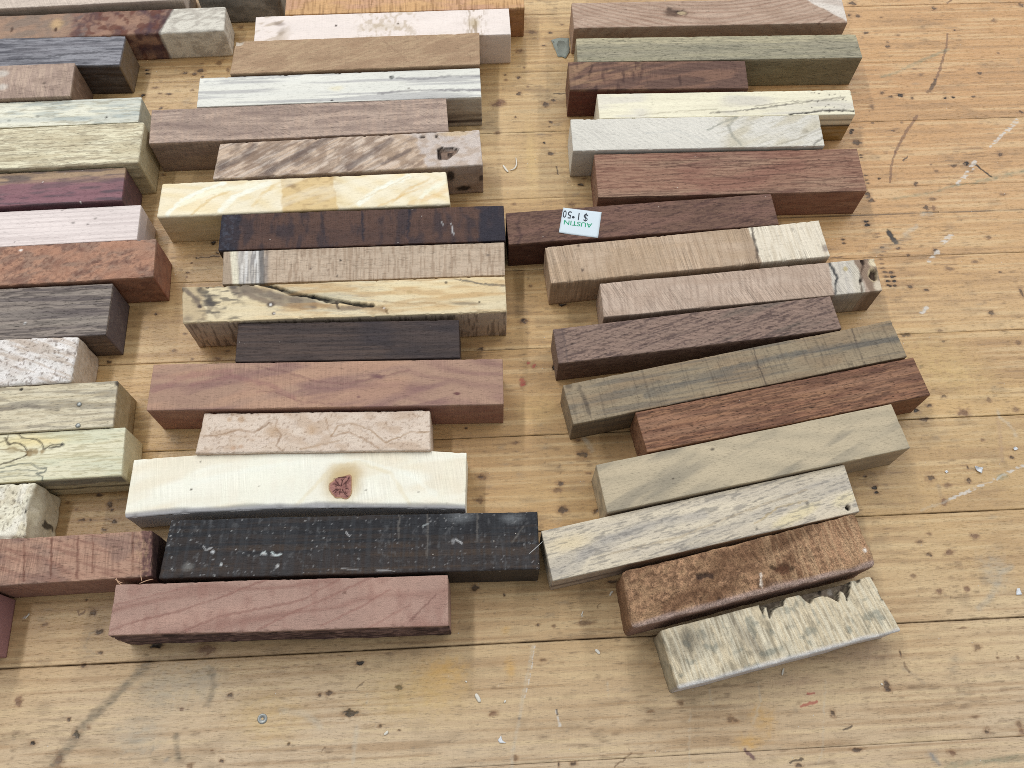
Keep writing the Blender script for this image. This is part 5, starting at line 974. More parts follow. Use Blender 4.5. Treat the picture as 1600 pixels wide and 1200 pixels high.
 'L10': {'label': 'short chalky white rough blank with a sloping tan end',
         'c': (233, 227, 220),
         'b': None,
         'f': [('N', (209, 194, 182), 0.4, 9, 4, 0.54, 0.1, None, 0.3), ('N', (244, 239, 235), 0.5, 5, 5, 0.55, 0.1, None, 0), ('N', (175, 150, 124), 0.5, 10, 1.2, 0.62, 0.06, None, -0.4),
               ('N', (122, 105, 94), 0.7, 0.8, 0.8, 0.68, 0.05, None, 0), ('F', (153, 136, 118), 0.5, 0, 1, 0), ('END', (195, 175, 150), 0.7)],
         'm': {'g': 0.03, 'p': 0.1, 's': 0.12, 'f': 0.2, 'st': 0.5},
         'g': {'r': 1.2, 'edge': 0.5, 'rough': 0.25}},
 'L11': {'label': 'buff blank with grey streaks and two small nails in its top',
         'c': (223, 212, 185),
         'b': (0.18, 15, 0.0, 0, 1.2, 50, 6, 1.5, 0.3, (201, 181, 140)),
         'f': [('N', (133, 124, 112), 0.6, 16, 1.3, 0.56, 0.08, None, 0.0), ('N', (167, 151, 122), 0.45, 6, 0.5, 0.58, 0.06, None, 0), ('P', [(21.37, 0.08), (30.84, 1.08), (43.26, -1.32)], 1.5, (123, 114, 105), 0.6, 0),
               ('E', (28.27, 8.28), 0.74, 0.56, (41, 37, 35), 0.9, 0.4, 0.3), ('E', (64.69, 8.17), 0.62, 1.11, (61, 52, 47), 0.9, 0.5, 0.5), ('E', (51.54, 0.03), 1.71, 0.82, (152, 137, 114), 0.6, 0.7, 0),
               ('F', (122, 103, 74), 0.5, 0, 1, 0), ('END', (163, 142, 102), 0.75), ('N', (97, 87, 78), 0.0, 1, 1, 0.5, 0.1, None, 0)],
         'm': {'g': 0.1, 'p': 0.4, 's': 0.04, 'f': 0.08},
         'g': {}},
 'L12': {'label': 'pale yellow blank with black spalting outlines at the left picture edge',
         'c': (234, 227, 197),
         'b': (0.12, 15, 0.02, 0, 1, 40, 8, 1.5, 0.2, (221, 210, 164)),
         'f': [('E', (32.32, 6.42), 14.46, 2.39, (238, 217, 155), 0.7, 0.8, 0), ('N', (207, 211, 185), 0.5, 24, 3, 0.54, 0.1, (33.19, 66.49), 0), ('N', (179, 169, 132), 0.55, 7, 0.5, 0.6, 0.05, None, 0),
               ('P', [(19.64, 8.28), (21.51, 5.56), (24.79, 5.87), (27.35, 4.67), (29.11, 2.49), (28.88, 0.96), (26.26, -0.4), (22.22, -1.67), (19.54, -2.51)], 0.5, (60, 48, 35), 0.9, 0),
               ('P', [(24.77, 8.99), (26.38, 7.85), (31.76, 6.98), (33.99, 4.76), (34.78, 2.64), (37.43, 4.02), (41.68, 4.26), (40.86, 3.28), (36.62, 3.04)], 0.35, (71, 62, 49), 0.85, 0),
               ('P', [(18.07, 6.3), (20.3, 7.2), (20.92, 9.24)], 0.35, (80, 66, 46), 0.8, 0), ('P', [(18.55, 3.43), (23.21, 3.9), (28.24, 2.03)], 0.5, (122, 98, 62), 0.7, 0), ('E', (29.95, 1.67), 1.44, 1.57, (144, 116, 74), 0.8, 0.5, 0),
               ('E', (32.06, 1.79), 0.96, 1.05, (154, 128, 85), 0.8, 0.5, 0), ('E', (34.45, 1.63), 0.96, 0.92, (154, 128, 85), 0.8, 0.5, 0), ('E', (23.33, 3.12), 2.4, 1.32, (163, 143, 101), 0.6, 0.7, 0),
               ('E', (41.71, 4.0), 0.72, 0.63, (52, 52, 55), 0.8, 0.5, 0),
               ('P', [(19.8, -4.05), (26.15, -2.69), (30.86, -2.74), (34.02, -4.97), (36.87, -5.15), (36.62, -6.65), (33.38, -6.95), (35.93, -8.37), (35.68, -9.85)], 0.35, (100, 106, 99), 0.8, 0),
               ('P', [(20.05, -5.58), (26.99, -5.02), (33.7, -5.96)], 0.35, (124, 127, 115), 0.7, 0), ('P', [(20.39, -7.61), (27.31, -7.05), (34.48, -8.02)], 0.3, (134, 135, 122), 0.6, 0), ('F', (152, 136, 102), 0.5, 0, 1, 0.1),
               ('F', (101, 95, 95), 0.6, 0.62, 0.95, 0.2), ('F', (60, 48, 38), 0.7, 0.36, 0.42, 0.08), ('END', (200, 185, 147), 0.7)],
         'm': {'g': 0.05, 'p': 0.25, 's': 0.03, 'f': 0.06},
         'g': {}},
 'L13': {'label': 'waxy cream rough blank with a broken faceted end and a dark hole',
         'c': (236, 229, 206),
         'b': None,
         'f': [('N', (210, 196, 167), 0.5, 5, 4, 0.55, 0.1, None, 0), ('N', (248, 243, 230), 0.5, 4, 4, 0.53, 0.1, None, 0.2), ('N', (121, 108, 91), 0.7, 0.7, 0.7, 0.69, 0.04, None, 0),
               ('E', (65.33, -0.54), 0.46, 0.74, (51, 46, 42), 0.9, 0.4, 0.4), ('E', (66.48, -2.06), 0.35, 0.37, (51, 46, 42), 0.9, 0.4, 0.3), ('P', [(59.43, 7.65), (59.06, 2.77), (62.24, 0.14)], 0.35, (153, 144, 127), 0.6, 0),
               ('F', (152, 137, 109), 0.5, 0, 1, 0), ('END', (200, 185, 155), 0.8), ('RE', (-3.01, 6.73), 1.6, 4.5, (60, 52, 45), 0.9)],
         'm': {'g': 0.03, 'p': 0.1, 's': 0.05, 'f': 0.22},
         'g': {'r': 1.6, 'edge': 0.8, 'rough': 0.45, 'endr': 2.0}},
 'L14': {'label': 'red brown blank with evenly spaced crosswise saw lines and frayed right end',
         'c': (181, 145, 124),
         'b': (0.2, 20, 0.0, 0, 1, 40, 6, 1.5, 0.2, (159, 109, 89)),
         'f': [('N', (123, 91, 77), 0.4, 0.4, 14, 0.6, 0.05, None, -0.05), ('N', (139, 100, 86), 0.6, 6, 1, 0.58, 0.08, None, -0.3), ('N', (127, 105, 97), 0.5, 9, 5, 0.58, 0.12, None, 0),
               ('P', [(19.74, 6.56), (20.84, -7.29)], 0.5, (112, 72, 59), 0.8, 0), ('P', [(29.33, 7.38), (29.97, -6.05)], 0.6, (114, 77, 63), 0.8, 0), ('P', [(38.56, 7.74), (39.23, -7.09)], 0.6, (112, 72, 61), 0.8, 0),
               ('P', [(43.99, 7.88), (44.44, -6.05)], 0.4, (118, 79, 65), 0.7, 0), ('P', [(58.1, 7.95), (58.74, -6.03)], 0.4, (118, 79, 65), 0.7, 0), ('U', 62.01, None, (98, 68, 68), 0.8, 1.2, -0.05),
               ('N', (40, 30, 31), 0.7, 0.9, 0.9, 0.55, 0.08, (62.01, 66.92), 0), ('N', (196, 162, 129), 0.6, 0.5, 1.2, 0.58, 0.06, (59.91, 63.88), 0), ('F', (144, 107, 96), 0.6, 0, 1, 0.1), ('END', (49, 36, 38), 0.7)],
         'm': {'g': 0.06, 'p': 0.4, 's': 0.3, 'f': 0.14, 'st': -0.05, 'd': 0.2},
         'g': {'edge': 0.35}},
 'L15': {'label': 'purplish pink end of a blank at the bottom left picture edge',
         'c': (164, 122, 115),
         'b': None,
         'f': [('N', (140, 100, 101), 0.5, 8, 4, 0.55, 0.1, None, 0), ('END', (162, 122, 122), 0.9)],
         'm': {'g': 0.06, 'p': 0.2, 's': 0.1, 'f': 0.2},
         'g': {}}}


def smooth_noise_mask(P, ft, seed):
    _, c, al, su, sv, thr, sf, reg, tilt = ft
    u, v, z = P
    uu = u + tilt * 0
    vv = v - tilt * u
    n = fbm(uu / su, vv / sv, (z) / max(sv, .5), seed, 3 if sv > 1.5 else 2)
    a = al * sstep(thr - sf, thr + sf, n)
    if reg:
        w = 4.0
        a = a * sstep(reg[0] - w, reg[0] + w, u) * sstep(reg[1] + w, reg[1] - w, u)
    return a


def paint(key, sp, u, v, z, L, W, H, seed):
    P = (u, v, z)
    n = len(u)
    col = np.tile(lin(sp['c']), (n, 1))
    wt = sstep(H - 1.4, H - .6, z)
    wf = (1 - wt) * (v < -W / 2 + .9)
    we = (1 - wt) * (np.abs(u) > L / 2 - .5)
    dz = np.zeros(n)
    if sp['b']:
        fr, ra, sl, cu, wa, su, sv, pw, am, bc = sp['b']
        ra = math.radians(ra)
        q = fr * (v * math.cos(ra) + (H - z) * math.sin(ra) * 1.0 + sl * u + cu * u * u) + wa * fbm(u / su, v / sv, z / sv, seed, 2)
        bd = (.5 + .5 * np.sin(2 * math.pi * q)) ** pw
        col = over(col, lin(bc), am * bd * (.6 + .8 * vnoise(u / 30, v / 5, z / 5, seed + 5) - .2))
    # gentle large unevenness of tone
    t = fbm(u / 22, v / 7, z / 7, seed + 9, 2)
    col = col * (1 + .16 * (t - .5))[:, None]
    wx = fbm(u / 1.3, v / 1.3, z / 1.3, seed + 3, 2) - .5
    wy = fbm(u / 1.3 + 50, v / 1.3, z / 1.3, seed + 4, 2) - .5
    for i, ft in enumerate(sp['f']):
        k = ft[0]
        if k == 'E':
            _, (x, y), rx, ry, c, al, sf, dp = ft[:8]
            rot = math.radians(-ft[8]) if len(ft) > 8 else 0
            m = (np.hypot(u - x, v - y) < 2 * max(rx, ry) + 1.5) & (wt > 0)
            if m.any():
                uu, vv = u[m] - x + wx[m] * min(1.2, .8 * rx), v[m] - y + wy[m] * min(1.2, .8 * ry)
                a, b = uu * math.cos(rot) + vv * math.sin(rot), -uu * math.sin(rot) + vv * math.cos(rot)
                q = np.hypot(a / (rx + .08), b / (ry + .08))
                w = sstep(1 + sf * .7, 1 - sf * .8 - .1, q)
                col[m] = over(col[m], lin(c), al * w * wt[m])
                dz[m] = np.minimum(dz[m], -dp * sstep(1.12, .72, q) * (.8 + .6 * wx[m]))
        elif k == 'G':
            _, pts, c, al, dp = ft
            xs, ys_ = [q[0] for q in pts], [q[1] for q in pts]
            m = (u > min(xs) - 2) & (u < max(xs) + 2) & (v > min(ys_) - 2) & (v < max(ys_) + 2) & (wt > 0)
            if m.any():
                sd = poly_sd(u[m] + .35 * wx[m], v[m] + .35 * wy[m], pts)
                w = sstep(-.15, .22, sd)
                tone = .45 + 1.1 * fbm(u[m] / 1.5, v[m] / 1.5, 0 * u[m], seed + 51, 3)
                col[m] = over(col[m], lin((30, 22, 18)), al * sstep(-.2, .1, sd) * sstep(.7, .15, sd))
                cc = lin(c)[None, :] * tone[:, None]
                a_ = (al * w * sstep(.1, .9, sd) * wt[m])[:, None]
                col[m] = col[m] + (cc - col[m]) * a_
                dz[m] = np.minimum(dz[m], -dp * sstep(-.1, .5, sd) * (.5 + .8 * fbm(u[m] / 2, v[m] / 2, 0 * u[m], seed + 52, 3)))
        elif k == 'P':
            _, pts, wd, c, al, dp = ft
            h = wd / 2 + .10
            d = seg_dist(u + 1.2 * wx * min(1, wd + .3), v + 1.2 * wy * min(1, wd + .3), pts)
            wob = .75 + .6 * vnoise(u / 2.5, v / 2.5, z * 0, seed + 40 + i)
            w = sstep(1.5 * h, .45 * h, d / wob) * wt
            fade = np.clip(.55 + .9 * vnoise(u / 4, v / 4, z * 0, seed + 60 + i), 0, 1)
            col = over(col, lin(c), al * w * fade)
            if dp:
                dz = np.minimum(dz, -dp * w * fade)
        elif k == 'U':
            _, x0, x1, c, al, nz, tl = ft
            uu = u - tl * v + nz * 2 * (fbm(u / 6, v / 3, z / 3, seed + 70 + i, 3) - .5)
            s = .25 + .15 * nz
            a = np.ones(n)
            if x0 is not None:
                a = a * sstep(x0 - s, x0 + s, uu)
            if x1 is not None:
                a = a * sstep(x1 + s, x1 - s, uu)
            col = over(col, lin(c), al * a)
        elif k == 'V':
            _, t0, t1, c, al, nz = ft
            tt = (v + nz * 2 * (fbm(u / 9, v / 3, z * 0, seed + 80 + i, 2) - .5)) / W + .5
            col = over(col, lin(c), al * wt * sstep(t0 - .04, t0 + .04, tt) * sstep(t1 + .04, t1 - .04, tt))
        elif k == 'N':
            if ft[2] > 0:
                col = over(col, lin(ft[1]), smooth_noise_mask(P, ft, seed + 100 + 7 * i))
        elif k == 'FN':
            col = over(col, lin(ft[1]), wf * smooth_noise_mask((u, z, v), ft, seed + 100 + 7 * i))
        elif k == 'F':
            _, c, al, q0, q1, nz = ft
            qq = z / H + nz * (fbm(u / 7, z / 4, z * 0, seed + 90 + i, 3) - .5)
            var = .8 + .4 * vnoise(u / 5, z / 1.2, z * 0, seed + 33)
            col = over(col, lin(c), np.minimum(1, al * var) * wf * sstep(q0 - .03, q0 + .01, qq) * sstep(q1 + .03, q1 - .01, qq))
        elif k == 'FE':
            _, (x, y), rx, ry, c, al = ft
            q = np.hypot((u - x + wx * rx * .8) / rx, (z - y + wy * ry * .8) / ry)
            col = over(col, lin(c), al * wf * sstep(1.2, .7, q))
        elif k == 'RE':
            _, (x, y), rx, ry, c, al = ft
            q = np.hypot((v - x + wx * rx) / rx, (z - y + wy * ry) / ry)
            col = over(col, lin(c), al * (u > L / 2 - 3) * sstep(1.2, .7, q))
        elif k == 'END':
            ring = .8 + .4 * fbm(v / 2.0 + z / 9, z / 2.5, 0 * z, seed + 44, 2)
            col = over(col, lin(ft[1]), np.minimum(1, ft[2] * ring) * we)
        elif k == 'S':
            _, cnt, sz, c, al, reg = ft
            rs = np.random.RandomState(seed + i)
            x0, x1 = reg if reg else (-L / 2, L / 2)
            xs = rs.uniform(x0, x1, cnt); ysn = rs.uniform(-W / 2, W / 2, cnt); ss = sz * rs.uniform(.5, 1.4, cnt)
            for x, y, s in zip(xs, ysn, ss):
                m = (np.abs(u - x) < 2) & (np.abs(v - y) < 2) & (wt > .5)
                if m.any():
                    col[m] = over(col[m], lin(c), al * sstep(s + .22, s * .5, np.hypot(u[m] - x, (v[m] - y) * 1.3)))
    return col, dz, wt, wf, we


def axis(n_len, step, r, vis=None):
    h = n_len / 2
    e = [0, .3 * r, .7 * r, r * 1.05, r * 1.5 + .15]
    if vis is None:
        mid = np.linspace(-h + e[-1] + .25, h - e[-1] - .25, max(3, int((n_len - 2 * e[-1]) / step)))
    else:
        mid = [-h + e[-1] + .25]
        while mid[-1] < h - e[-1] - .25 - step:
            mid.append(mid[-1] + (step if vis(mid[-1]) else 3.0))
        mid = np.array(mid)
    return np.concatenate([[-h + x for x in e], mid, [h - x for x in e[::-1]]])


def make_blank(key, seed):
    x0, y0, th, L, W, H, off = GEO[key]
    sp = SPEC[key]
    ge = sp['g']
    r = ge.get('r', .38)
    edge = ge.get('edge', .14)
    tr = math.radians(th)
    c_, s_ = math.cos(tr), math.sin(tr)
    vis = lambda a: abs(x0 + a * c_) < 196 + .27 * y0
    step = .46 if y0 < 190 else .56
    X = axis(L, step, r, vis)
    Y = axis(W, step * .94, r)
    Zb = np.linspace(0, H - 1.6 * r - .3, max(4, int(H / .95)))
    Zv = np.concatenate([Zb, [H - 1.05 * r, H - .7 * r, H - .3 * r, H]])
    Zv = np.unique(Zv)
    nx, ny, nz = len(X), len(Y), len(Zv)
    vid = {}
    # index maps of the visible shell: top, front, both ends
    top = np.arange(nx * ny).reshape(nx, ny)
    cnt = nx * ny
    front = np.empty((nx, nz), np.int64); front[:, -1] = top[:, 0]
    front[:, :-1] = cnt + np.arange(nx * (nz - 1)).reshape(nx, nz - 1); cnt += nx * (nz - 1)
    ends = []
    for ei in (0, nx - 1):
        e = np.empty((ny, nz), np.int64)
        e[:, -1] = top[ei, :]; e[0, :] = front[ei, :]
        e[1:, :-1] = cnt + np.arange((ny - 1) * (nz - 1)).reshape(ny - 1, nz - 1); cnt += (ny - 1) * (nz - 1)
        ends.append(e)
    co = np.zeros((cnt, 3))
    xx, yy = np.meshgrid(X, Y, indexing='ij')
    co[top.ravel()] = np.stack([xx.ravel(), yy.ravel(), np.full(nx * ny, H)], 1)
    xx, zz = np.meshgrid(X, Zv, indexing='ij')
    co[front.ravel()] = np.stack([xx.ravel(), np.full(nx * nz, Y[0]), zz.ravel()], 1)
    for e, xe in zip(ends, (X[0], X[-1])):
        yy, zz = np.meshgrid(Y, Zv, indexing='ij')
        co[e.ravel()] = np.stack([np.full(ny * nz, xe), yy.ravel(), zz.ravel()], 1)
    u, v, z = co[:, 0].copy(), co[:, 1].copy(), co[:, 2].copy()
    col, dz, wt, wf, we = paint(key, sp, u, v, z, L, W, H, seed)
    # rounded, slightly ragged edges
    rr = r * (.35 + 1.3 * fbm(u / 3.0, v / 3.0, z / 3.0, seed + 6, 2)) if edge > .15 else r * (.7 + .6 * fbm(u / 6, v / 6, z / 6, seed + 6, 2))
    rr = np.minimum(rr, r)
    iu = np.clip(u, -L / 2 + rr, L / 2 - rr); iv = np.clip(v, -W / 2 + rr, W / 2 - rr); iz = np.minimum(z, H - rr)
    d = np.stack([u - iu, v - iv, z - iz], 1)
    ln = np.linalg.norm(d, axis=1)
    k = np.where(ln > 1e-6, rr / np.maximum(ln, 1e-6), 1)
    onb = ln > 1e-6
    inner = np.stack([iu, iv, iz], 1)
    co = np.where(onb[:, None], inner + d * k[:, None], co)
    # chips and wander along the top edges
    du = np.minimum(L / 2 - np.abs(u), 9); dv = np.minimum(W / 2 - np.abs(v), 9)
    near = np.exp(-np.minimum(du, dv) / .7) * np.exp(-(H - z) / 1.2)
    chip = sstep(.58, .8, fbm(u / 2.2, v / 2.2, z / 2.2, seed + 15, 2))
    co[:, 2] -= near * chip * edge * 2.2
    wav = (fbm(u / 14, 0 * u, z / 9, seed + 16, 2) - .5) * 2 * edge
    co[:, 1] += wav * np.sign(v) * sstep(.0, .5, np.abs(v) / W) * .7
    rough = ge.get('rough', 0)
    if rough:
        co[:, 2] += (fbm(u / 3, v / 3, z / 3, seed + 18, 3) - .55) * 2 * rough * wt * 2
        co[:, 2] += (fbm(u / 1.2, v / 1.2, z / 1.2, seed + 28, 2) - .5) * rough * wt * 1.4
        co[:, 1] += (fbm(u / 3, v / 3, z / 3, seed + 19, 3) - .5) * 2 * rough * (1 - wt)
        co[:, 0] += (fbm(u / 3, v / 3, z / 3, seed + 20, 3) - .5) * 3 * rough * we
    fr = ge.get('frough', 0)
    if fr:
        co[:, 1] += (fbm(u / 5, v, z / .9, seed + 21, 3) - .5) * 2 * fr * wf * sstep(0, .5, z)
    co[:, 2] += dz * wt * sstep(0, 2, H - 1.0 + 0 * z)
    if 'chamf' in ge:
        c = ge['chamf'] * (.7 + .6 * fbm(u / 9, 0 * u, 0 * u, seed + 26, 2))
        co[:, 2] -= np.clip(c - (v + W / 2), 0, None) * wt * .8
    if 'bowb' in ge:
        arc = 1 - (2 * u / L) ** 2
        tt = v / W + .5
        co[:, 1] += arc * (ge['bowf'] + (ge['bowb'] - ge['bowf']) * tt) - .25
    if 'endr' in ge:
        e = ge['endr']
        co[:, 0] -= sstep(L / 2 - 6, L / 2, u) * e * (z / H) ** 1.5 * 2 * fbm(u * 0, v / 6, z / 6, seed + 23, 2)
    if off:
        a = u / L + .5; b = v / W + .5
        o = {q: off.get(q, 0) for q in ('BL', 'BR', 'FL', 'FR')}
        co[:, 0] += (1 - a) * ((1 - b) * o['FL'] + b * o['BL']) + a * ((1 - b) * o['FR'] + b * o['BR'])
    co[:, 2] = np.maximum(co[:, 2], .02)
    co[z < .01, 2] = .02

    def quad(ix, flip):
        q = np.stack([ix[:-1, :-1], ix[1:, :-1], ix[1:, 1:], ix[:-1, 1:]], -1).reshape(-1, 4)
        return q[:, ::-1] if flip else q
    Q = np.concatenate([quad(top, False), quad(front, False), quad(ends[0], True), quad(ends[1], False)])
    back = list(top[:, -1]) + list(ends[1][-1, :-1][::-1]) + list(ends[0][-1, :-1])
    bottom = list(front[:, 0][::-1]) + list(ends[0][1:, 0]) + list(ends[1][1:, 0][::-1])
    loops = np.concatenate([Q.ravel(), np.array(back), np.array(bottom)])
    tot = np.array([4] * len(Q) + [len(back), len(bottom)])
    starts = np.concatenate([[0], np.cumsum(tot)[:-1]])
    me = raw_mesh('wood_blank', co * MM, loops, starts, tot, col)
    pf = np.ones(len(tot), bool); pf[-2:] = False
    me.polygons.foreach_set('use_smooth', pf)
    me.materials.append(wood_material('wood_' + 'abcdefghijklmnopqrstuvwxyz'[seed % 26] + 'abcdefghijklmnopqrstuvwxyz'[seed // 26], seed=seed, **sp['m']))
    o = link('wood_blank', me)
    o.location = (x0 * MM, y0 * MM, 0)
    o.rotation_euler = (0, 0, tr)
    tag(o, sp['label'], 'wood blank', 'wooden pen blanks laid out in three columns')
    return o


BL = {}
for si, key in enumerate(SPEC):
    BL[key] = make_blank(key, si + 1)

# ------------------------------------------------------------------ parts that sit on single blanks
# price sticker
QUAD = [(-33.42, 8.59), (-17.07, 4.69), (-20.46, -8.3), (-36.94, -4.21)]           # corners in the blank's own frame: as printed bottom right, bottom left, top left, top right
Hs = GEO['R7'][5]
mat_paper = plain_material('sticker_paper', (214, 226, 232), .6, 0, .4, .03, 1.5)
q = [Vector((x, y, 0)) for x, y in QUAD]
cen = sum(q, Vector()) / 4
ex = ((q[0] - q[1]) + (q[3] - q[2])).normalized()      # reading direction
ey = Vector((-ex.y, ex.x, 0))
co, fc = [], []
N = 14
for zz in (.30, .0):
    for i in range(N + 1):
        for j in range(N + 1):
            s, t = i / N, j / N
            pnt = (q[1] * (1 - s) + q[0] * s) * (1 - t) + (q[2] * (1 - s) + q[3] * s) * t
            lift = .9 * max(0, s - .75) * 4 * max(0, t - .6) + .1 * max(0, .25 - s) * 4
            co.append(((pnt.x - cen.x) * MM, (pnt.y - cen.y) * MM, (zz * .4 + lift + (0 if zz > .1 else -.02)) * MM))
M1 = N + 1
for i in range(N):
    for j in range(N):
        a = i * M1 + j
        fc.append((a, a + M1, a + M1 + 1, a + 1))
ring = [i * M1 for i in range(N)] + [N * M1 + j for j in range(N)] + [i * M1 + N for i in range(N, 0, -1)] + [j for j in range(N, 0, -1)]
nb = M1 * M1
for a, b in zip(ring, ring[1:] + ring[:1]):
    fc.append((a, a + nb, b + nb, b))
pm = poly_mesh('price_sticker', co, fc, True); pm.materials.append(mat_paper)
stk = link('price_sticker', pm, BL['R7'])
stk.location = (cen.x * MM, cen.y * MM, (Hs + .03) * MM)
stk['label'] = 'white paper price sticker lying upside down, green name and black price'


def lettering(name, text, size, xs, x, y, colr, bold=0.0):
    """text in the sticker's reading frame: x right, y up, millimetres from its centre"""
    cu = bpy.data.curves.new(name, 'FONT')
    cu.body = text; cu.size = size * MM; cu.align_x = 'CENTER'; cu.align_y = 'CENTER'
    cu.offset = bold * MM
    cu.resolution_u = 4
    tmp = bpy.data.objects.new(name, cu)
    COL.objects.link(tmp)
    dg = bpy.context.evaluated_depsgraph_get()
    me = bpy.data.meshes.new_from_object(tmp.evaluated_get(dg))
    bpy.data.objects.remove(tmp)
    me.name = name
    ang = math.atan2(ex.y, ex.x)
    me.transform(Matrix.Translation(((ex * x + ey * y) * MM) + Vector((0, 0, .16 * MM))) @ Matrix.Rotation(ang, 4, 'Z') @ Matrix.Diagonal((xs, 1, 1, 1)))
    me.materials.clear(); me.materials.append(colr)
    return link(name, me, stk)


mat_ink = plain_material('black_ink', (44, 50, 60), .6, 0, .3, .1, .3)
mat_green = plain_material('green_ink', (40, 160, 118), .6, 0, .3, .1, .3)
mat_faint = plain_material('faded_ink', (186, 204, 212), .6, 0, .3, .1, .3)
for ch, px in (('$', -2.0), ('1', 1.05), ('5', 5.1), ('0', 7.2)):
    lettering('price_figure', ch, 5.4, .74 if ch != '0' else .62, px, -3.25 - .065 * (px - 2), mat_ink, .05)
lettering('shop_lettering', 'AUSTIN', 3.3, 1.08, 1.1, .75, mat_green, .04)
co = [((.62 * math.cos(t) ) * MM, (.62 * math.sin(t)) * MM, 0) for t in np.linspace(0, 2 * math.pi, 18)[:-1]]
dm = poly_mesh('price_point', co, [tuple(range(17))]); dm.materials.append(mat_ink)
dmo = link('price_point', dm, stk); dmo.location = (ex * 3.35 + ey * (-3.25 + 1.0)) * MM + Vector((0, 0, .18 * MM))
for txt, px, py in (('.', 6.9, 2.9), ('8', 1.2, 3.2), ('..', 2.5, 4.0), ('1', -2.2, 4.5)):
    pass

# two little nails in the buff blank, one knot with star cracks in the bowed cream blank
co, fc = lathe([(.95, -.2), (.95, .22), (.8, .42), (.4, .5), (.05, .52)], 18)
nm = poly_mesh('nail', co, fc, True); nm.materials.append(mat_steel)
for x, y in [(51.26, 0.32), (51.94, -8.5)]:
    n_ = link('nail', nm, BL['L11']); n_.location = (x * MM, y * MM, GEO['L11'][5] * MM)


def make_knot(parent, x, y, rx, ry, H, c1, c2, seed):
    nr, na_ = 26, 96
    rs = np.random.RandomState(seed)
    R, T = np.meshgrid(np.linspace(0, 1, nr), np.linspace(0, 2 * math.pi, na_, endpoint=False), indexing='ij')
    R, T = R.ravel(), T.ravel()
    out = 1 + .34 * (fbm(np.cos(T) * 1.6 + 5, np.sin(T) * 1.3, 0 * T, seed, 2) - .5) * 2
    px, py = rx * R * out * np.cos(T), ry * R * out * np.sin(T)
    col = np.tile(lin(c1), (len(R), 1))
    col = over(col, lin(c2), .7 * sstep(.45, .7, fbm(px / .9, py / .9, 0 * px, seed + 1, 3)))
    col = over(col, lin((186, 152, 112)), .9 * sstep(.84, .98, R + .1 * (fbm(px / 1.2, py / 1.2, 0 * px, seed + 8, 2) - .5)))
    crack = np.zeros(len(R))
    for k in range(11):
        t0 = 2 * math.pi * k / 11 + rs.uniform(-.4, .4); r0, r1 = rs.uniform(.05, .45), rs.uniform(.6, 1.0)
        dt = np.abs((T - t0 + .25 * (fbm(R * 4, 0 * R, 0 * R, seed + k, 2) - .5) + math.pi) % (2 * math.pi) - math.pi) * R * rx
        crack = np.maximum(crack, sstep(.26, .10, dt) * sstep(r0 - .05, r0 + .05, R) * sstep(r1 + .05, r1 - .05, R))
    crack = np.maximum(crack, sstep(.12, .04, np.abs(R - .42)) * .7 * (np.sin(3 * T) > .2))
    top = (py > .55 * ry) & (np.abs(px + .1 * rx) < .5 * rx)
    crack = np.maximum(crack, .9 * top * sstep(.5, .2, np.abs(py - .82 * ry)))
    col = over(col, lin((58, 32, 32)), .8 * crack)
    zz = .26 - .16 * crack + .08 * (fbm(px / .7, py / .7, 0 * px, seed + 2, 2) - .5)
    zz = np.where(R > .96, -.05, zz)
    co = np.stack([px, py, zz], 1)
    idx = np.arange(nr * na_).reshape(nr, na_)
    nxt = np.roll(idx, -1, axis=1)
    Qk = np.stack([idx[:-1], idx[1:], nxt[1:], nxt[:-1]], -1).reshape(-1, 4)[na_:]
    tri = np.stack([np.full(na_, 0), idx[1], nxt[1]], -1)
    loops = np.concatenate([Qk.ravel(), tri.ravel()])
    tot = np.array([4] * len(Qk) + [3] * len(tri))
    me = raw_mesh('knot', co * MM, loops, np.concatenate([[0], np.cumsum(tot)[:-1]]), tot, col)
    me.materials.append(wood_material('knot_wood', g=.1, p=.1, s=0, f=.25, r=.8, seed=seed))
    o = link('knot', me, parent); o.location = (x * MM, y * MM, (H - .02) * MM)
    o['label'] = 'pink dead knot with dark star cracks'
    return o


kx, ky = (16.19, -2.09)
make_knot(BL['M14'], kx, ky, 4.5, 4.9, GEO['M14'][5], (168, 122, 112), (128, 84, 80), 5)


# frayed fibres on the sawn end of the red brown blank, a hair across a gap
def strand(name, pts, rad, mat, parent=None, flat=.4):
    cu = [Vector(p) for p in pts]
    dense = []
    for i in range(len(cu) - 1):
        p0, p1, p2, p3 = cu[max(i - 1, 0)], cu[i], cu[i + 1], cu[min(i + 2, len(cu) - 1)]
        for s in range(4):
            t = s / 4
            dense.append(.5 * ((2 * p1) + (p2 - p0) * t + (2 * p0 - 5 * p1 + 4 * p2 - p3) * t * t + (3 * p1 - p0 - 3 * p2 + p3) * t ** 3))
    dense.append(cu[-1])
    co, fc = [], []
    for i, p in enumerate(dense):
        tg = (dense[min(i + 1, len(dense) - 1)] - dense[max(i - 1, 0)]).normalized()
        sd = tg.cross(Vector((0, 0, 1))).normalized(); up = sd.cross(tg)
        rr = rad * (1 - .6 * abs(2 * i / (len(dense) - 1) - 1) ** 3)
        for k in range(6):
            t = k * math.pi / 3
            co.append((p + sd * rr * math.cos(t) + up * rr * flat * math.sin(t)) * MM)
    for i in range(len(dense) - 1):
        for k in range(6):
            fc.append((i * 6 + k, i * 6 + (k + 1) % 6, (i + 1) * 6 + (k + 1) % 6, (i + 1) * 6 + k))
    fc += [tuple(range(5, -1, -1)), tuple((len(dense) - 1) * 6 + k for k in range(6))]
    me = poly_mesh(name, co, fc, True); me.materials.append(mat)
    return link(name, me, parent)


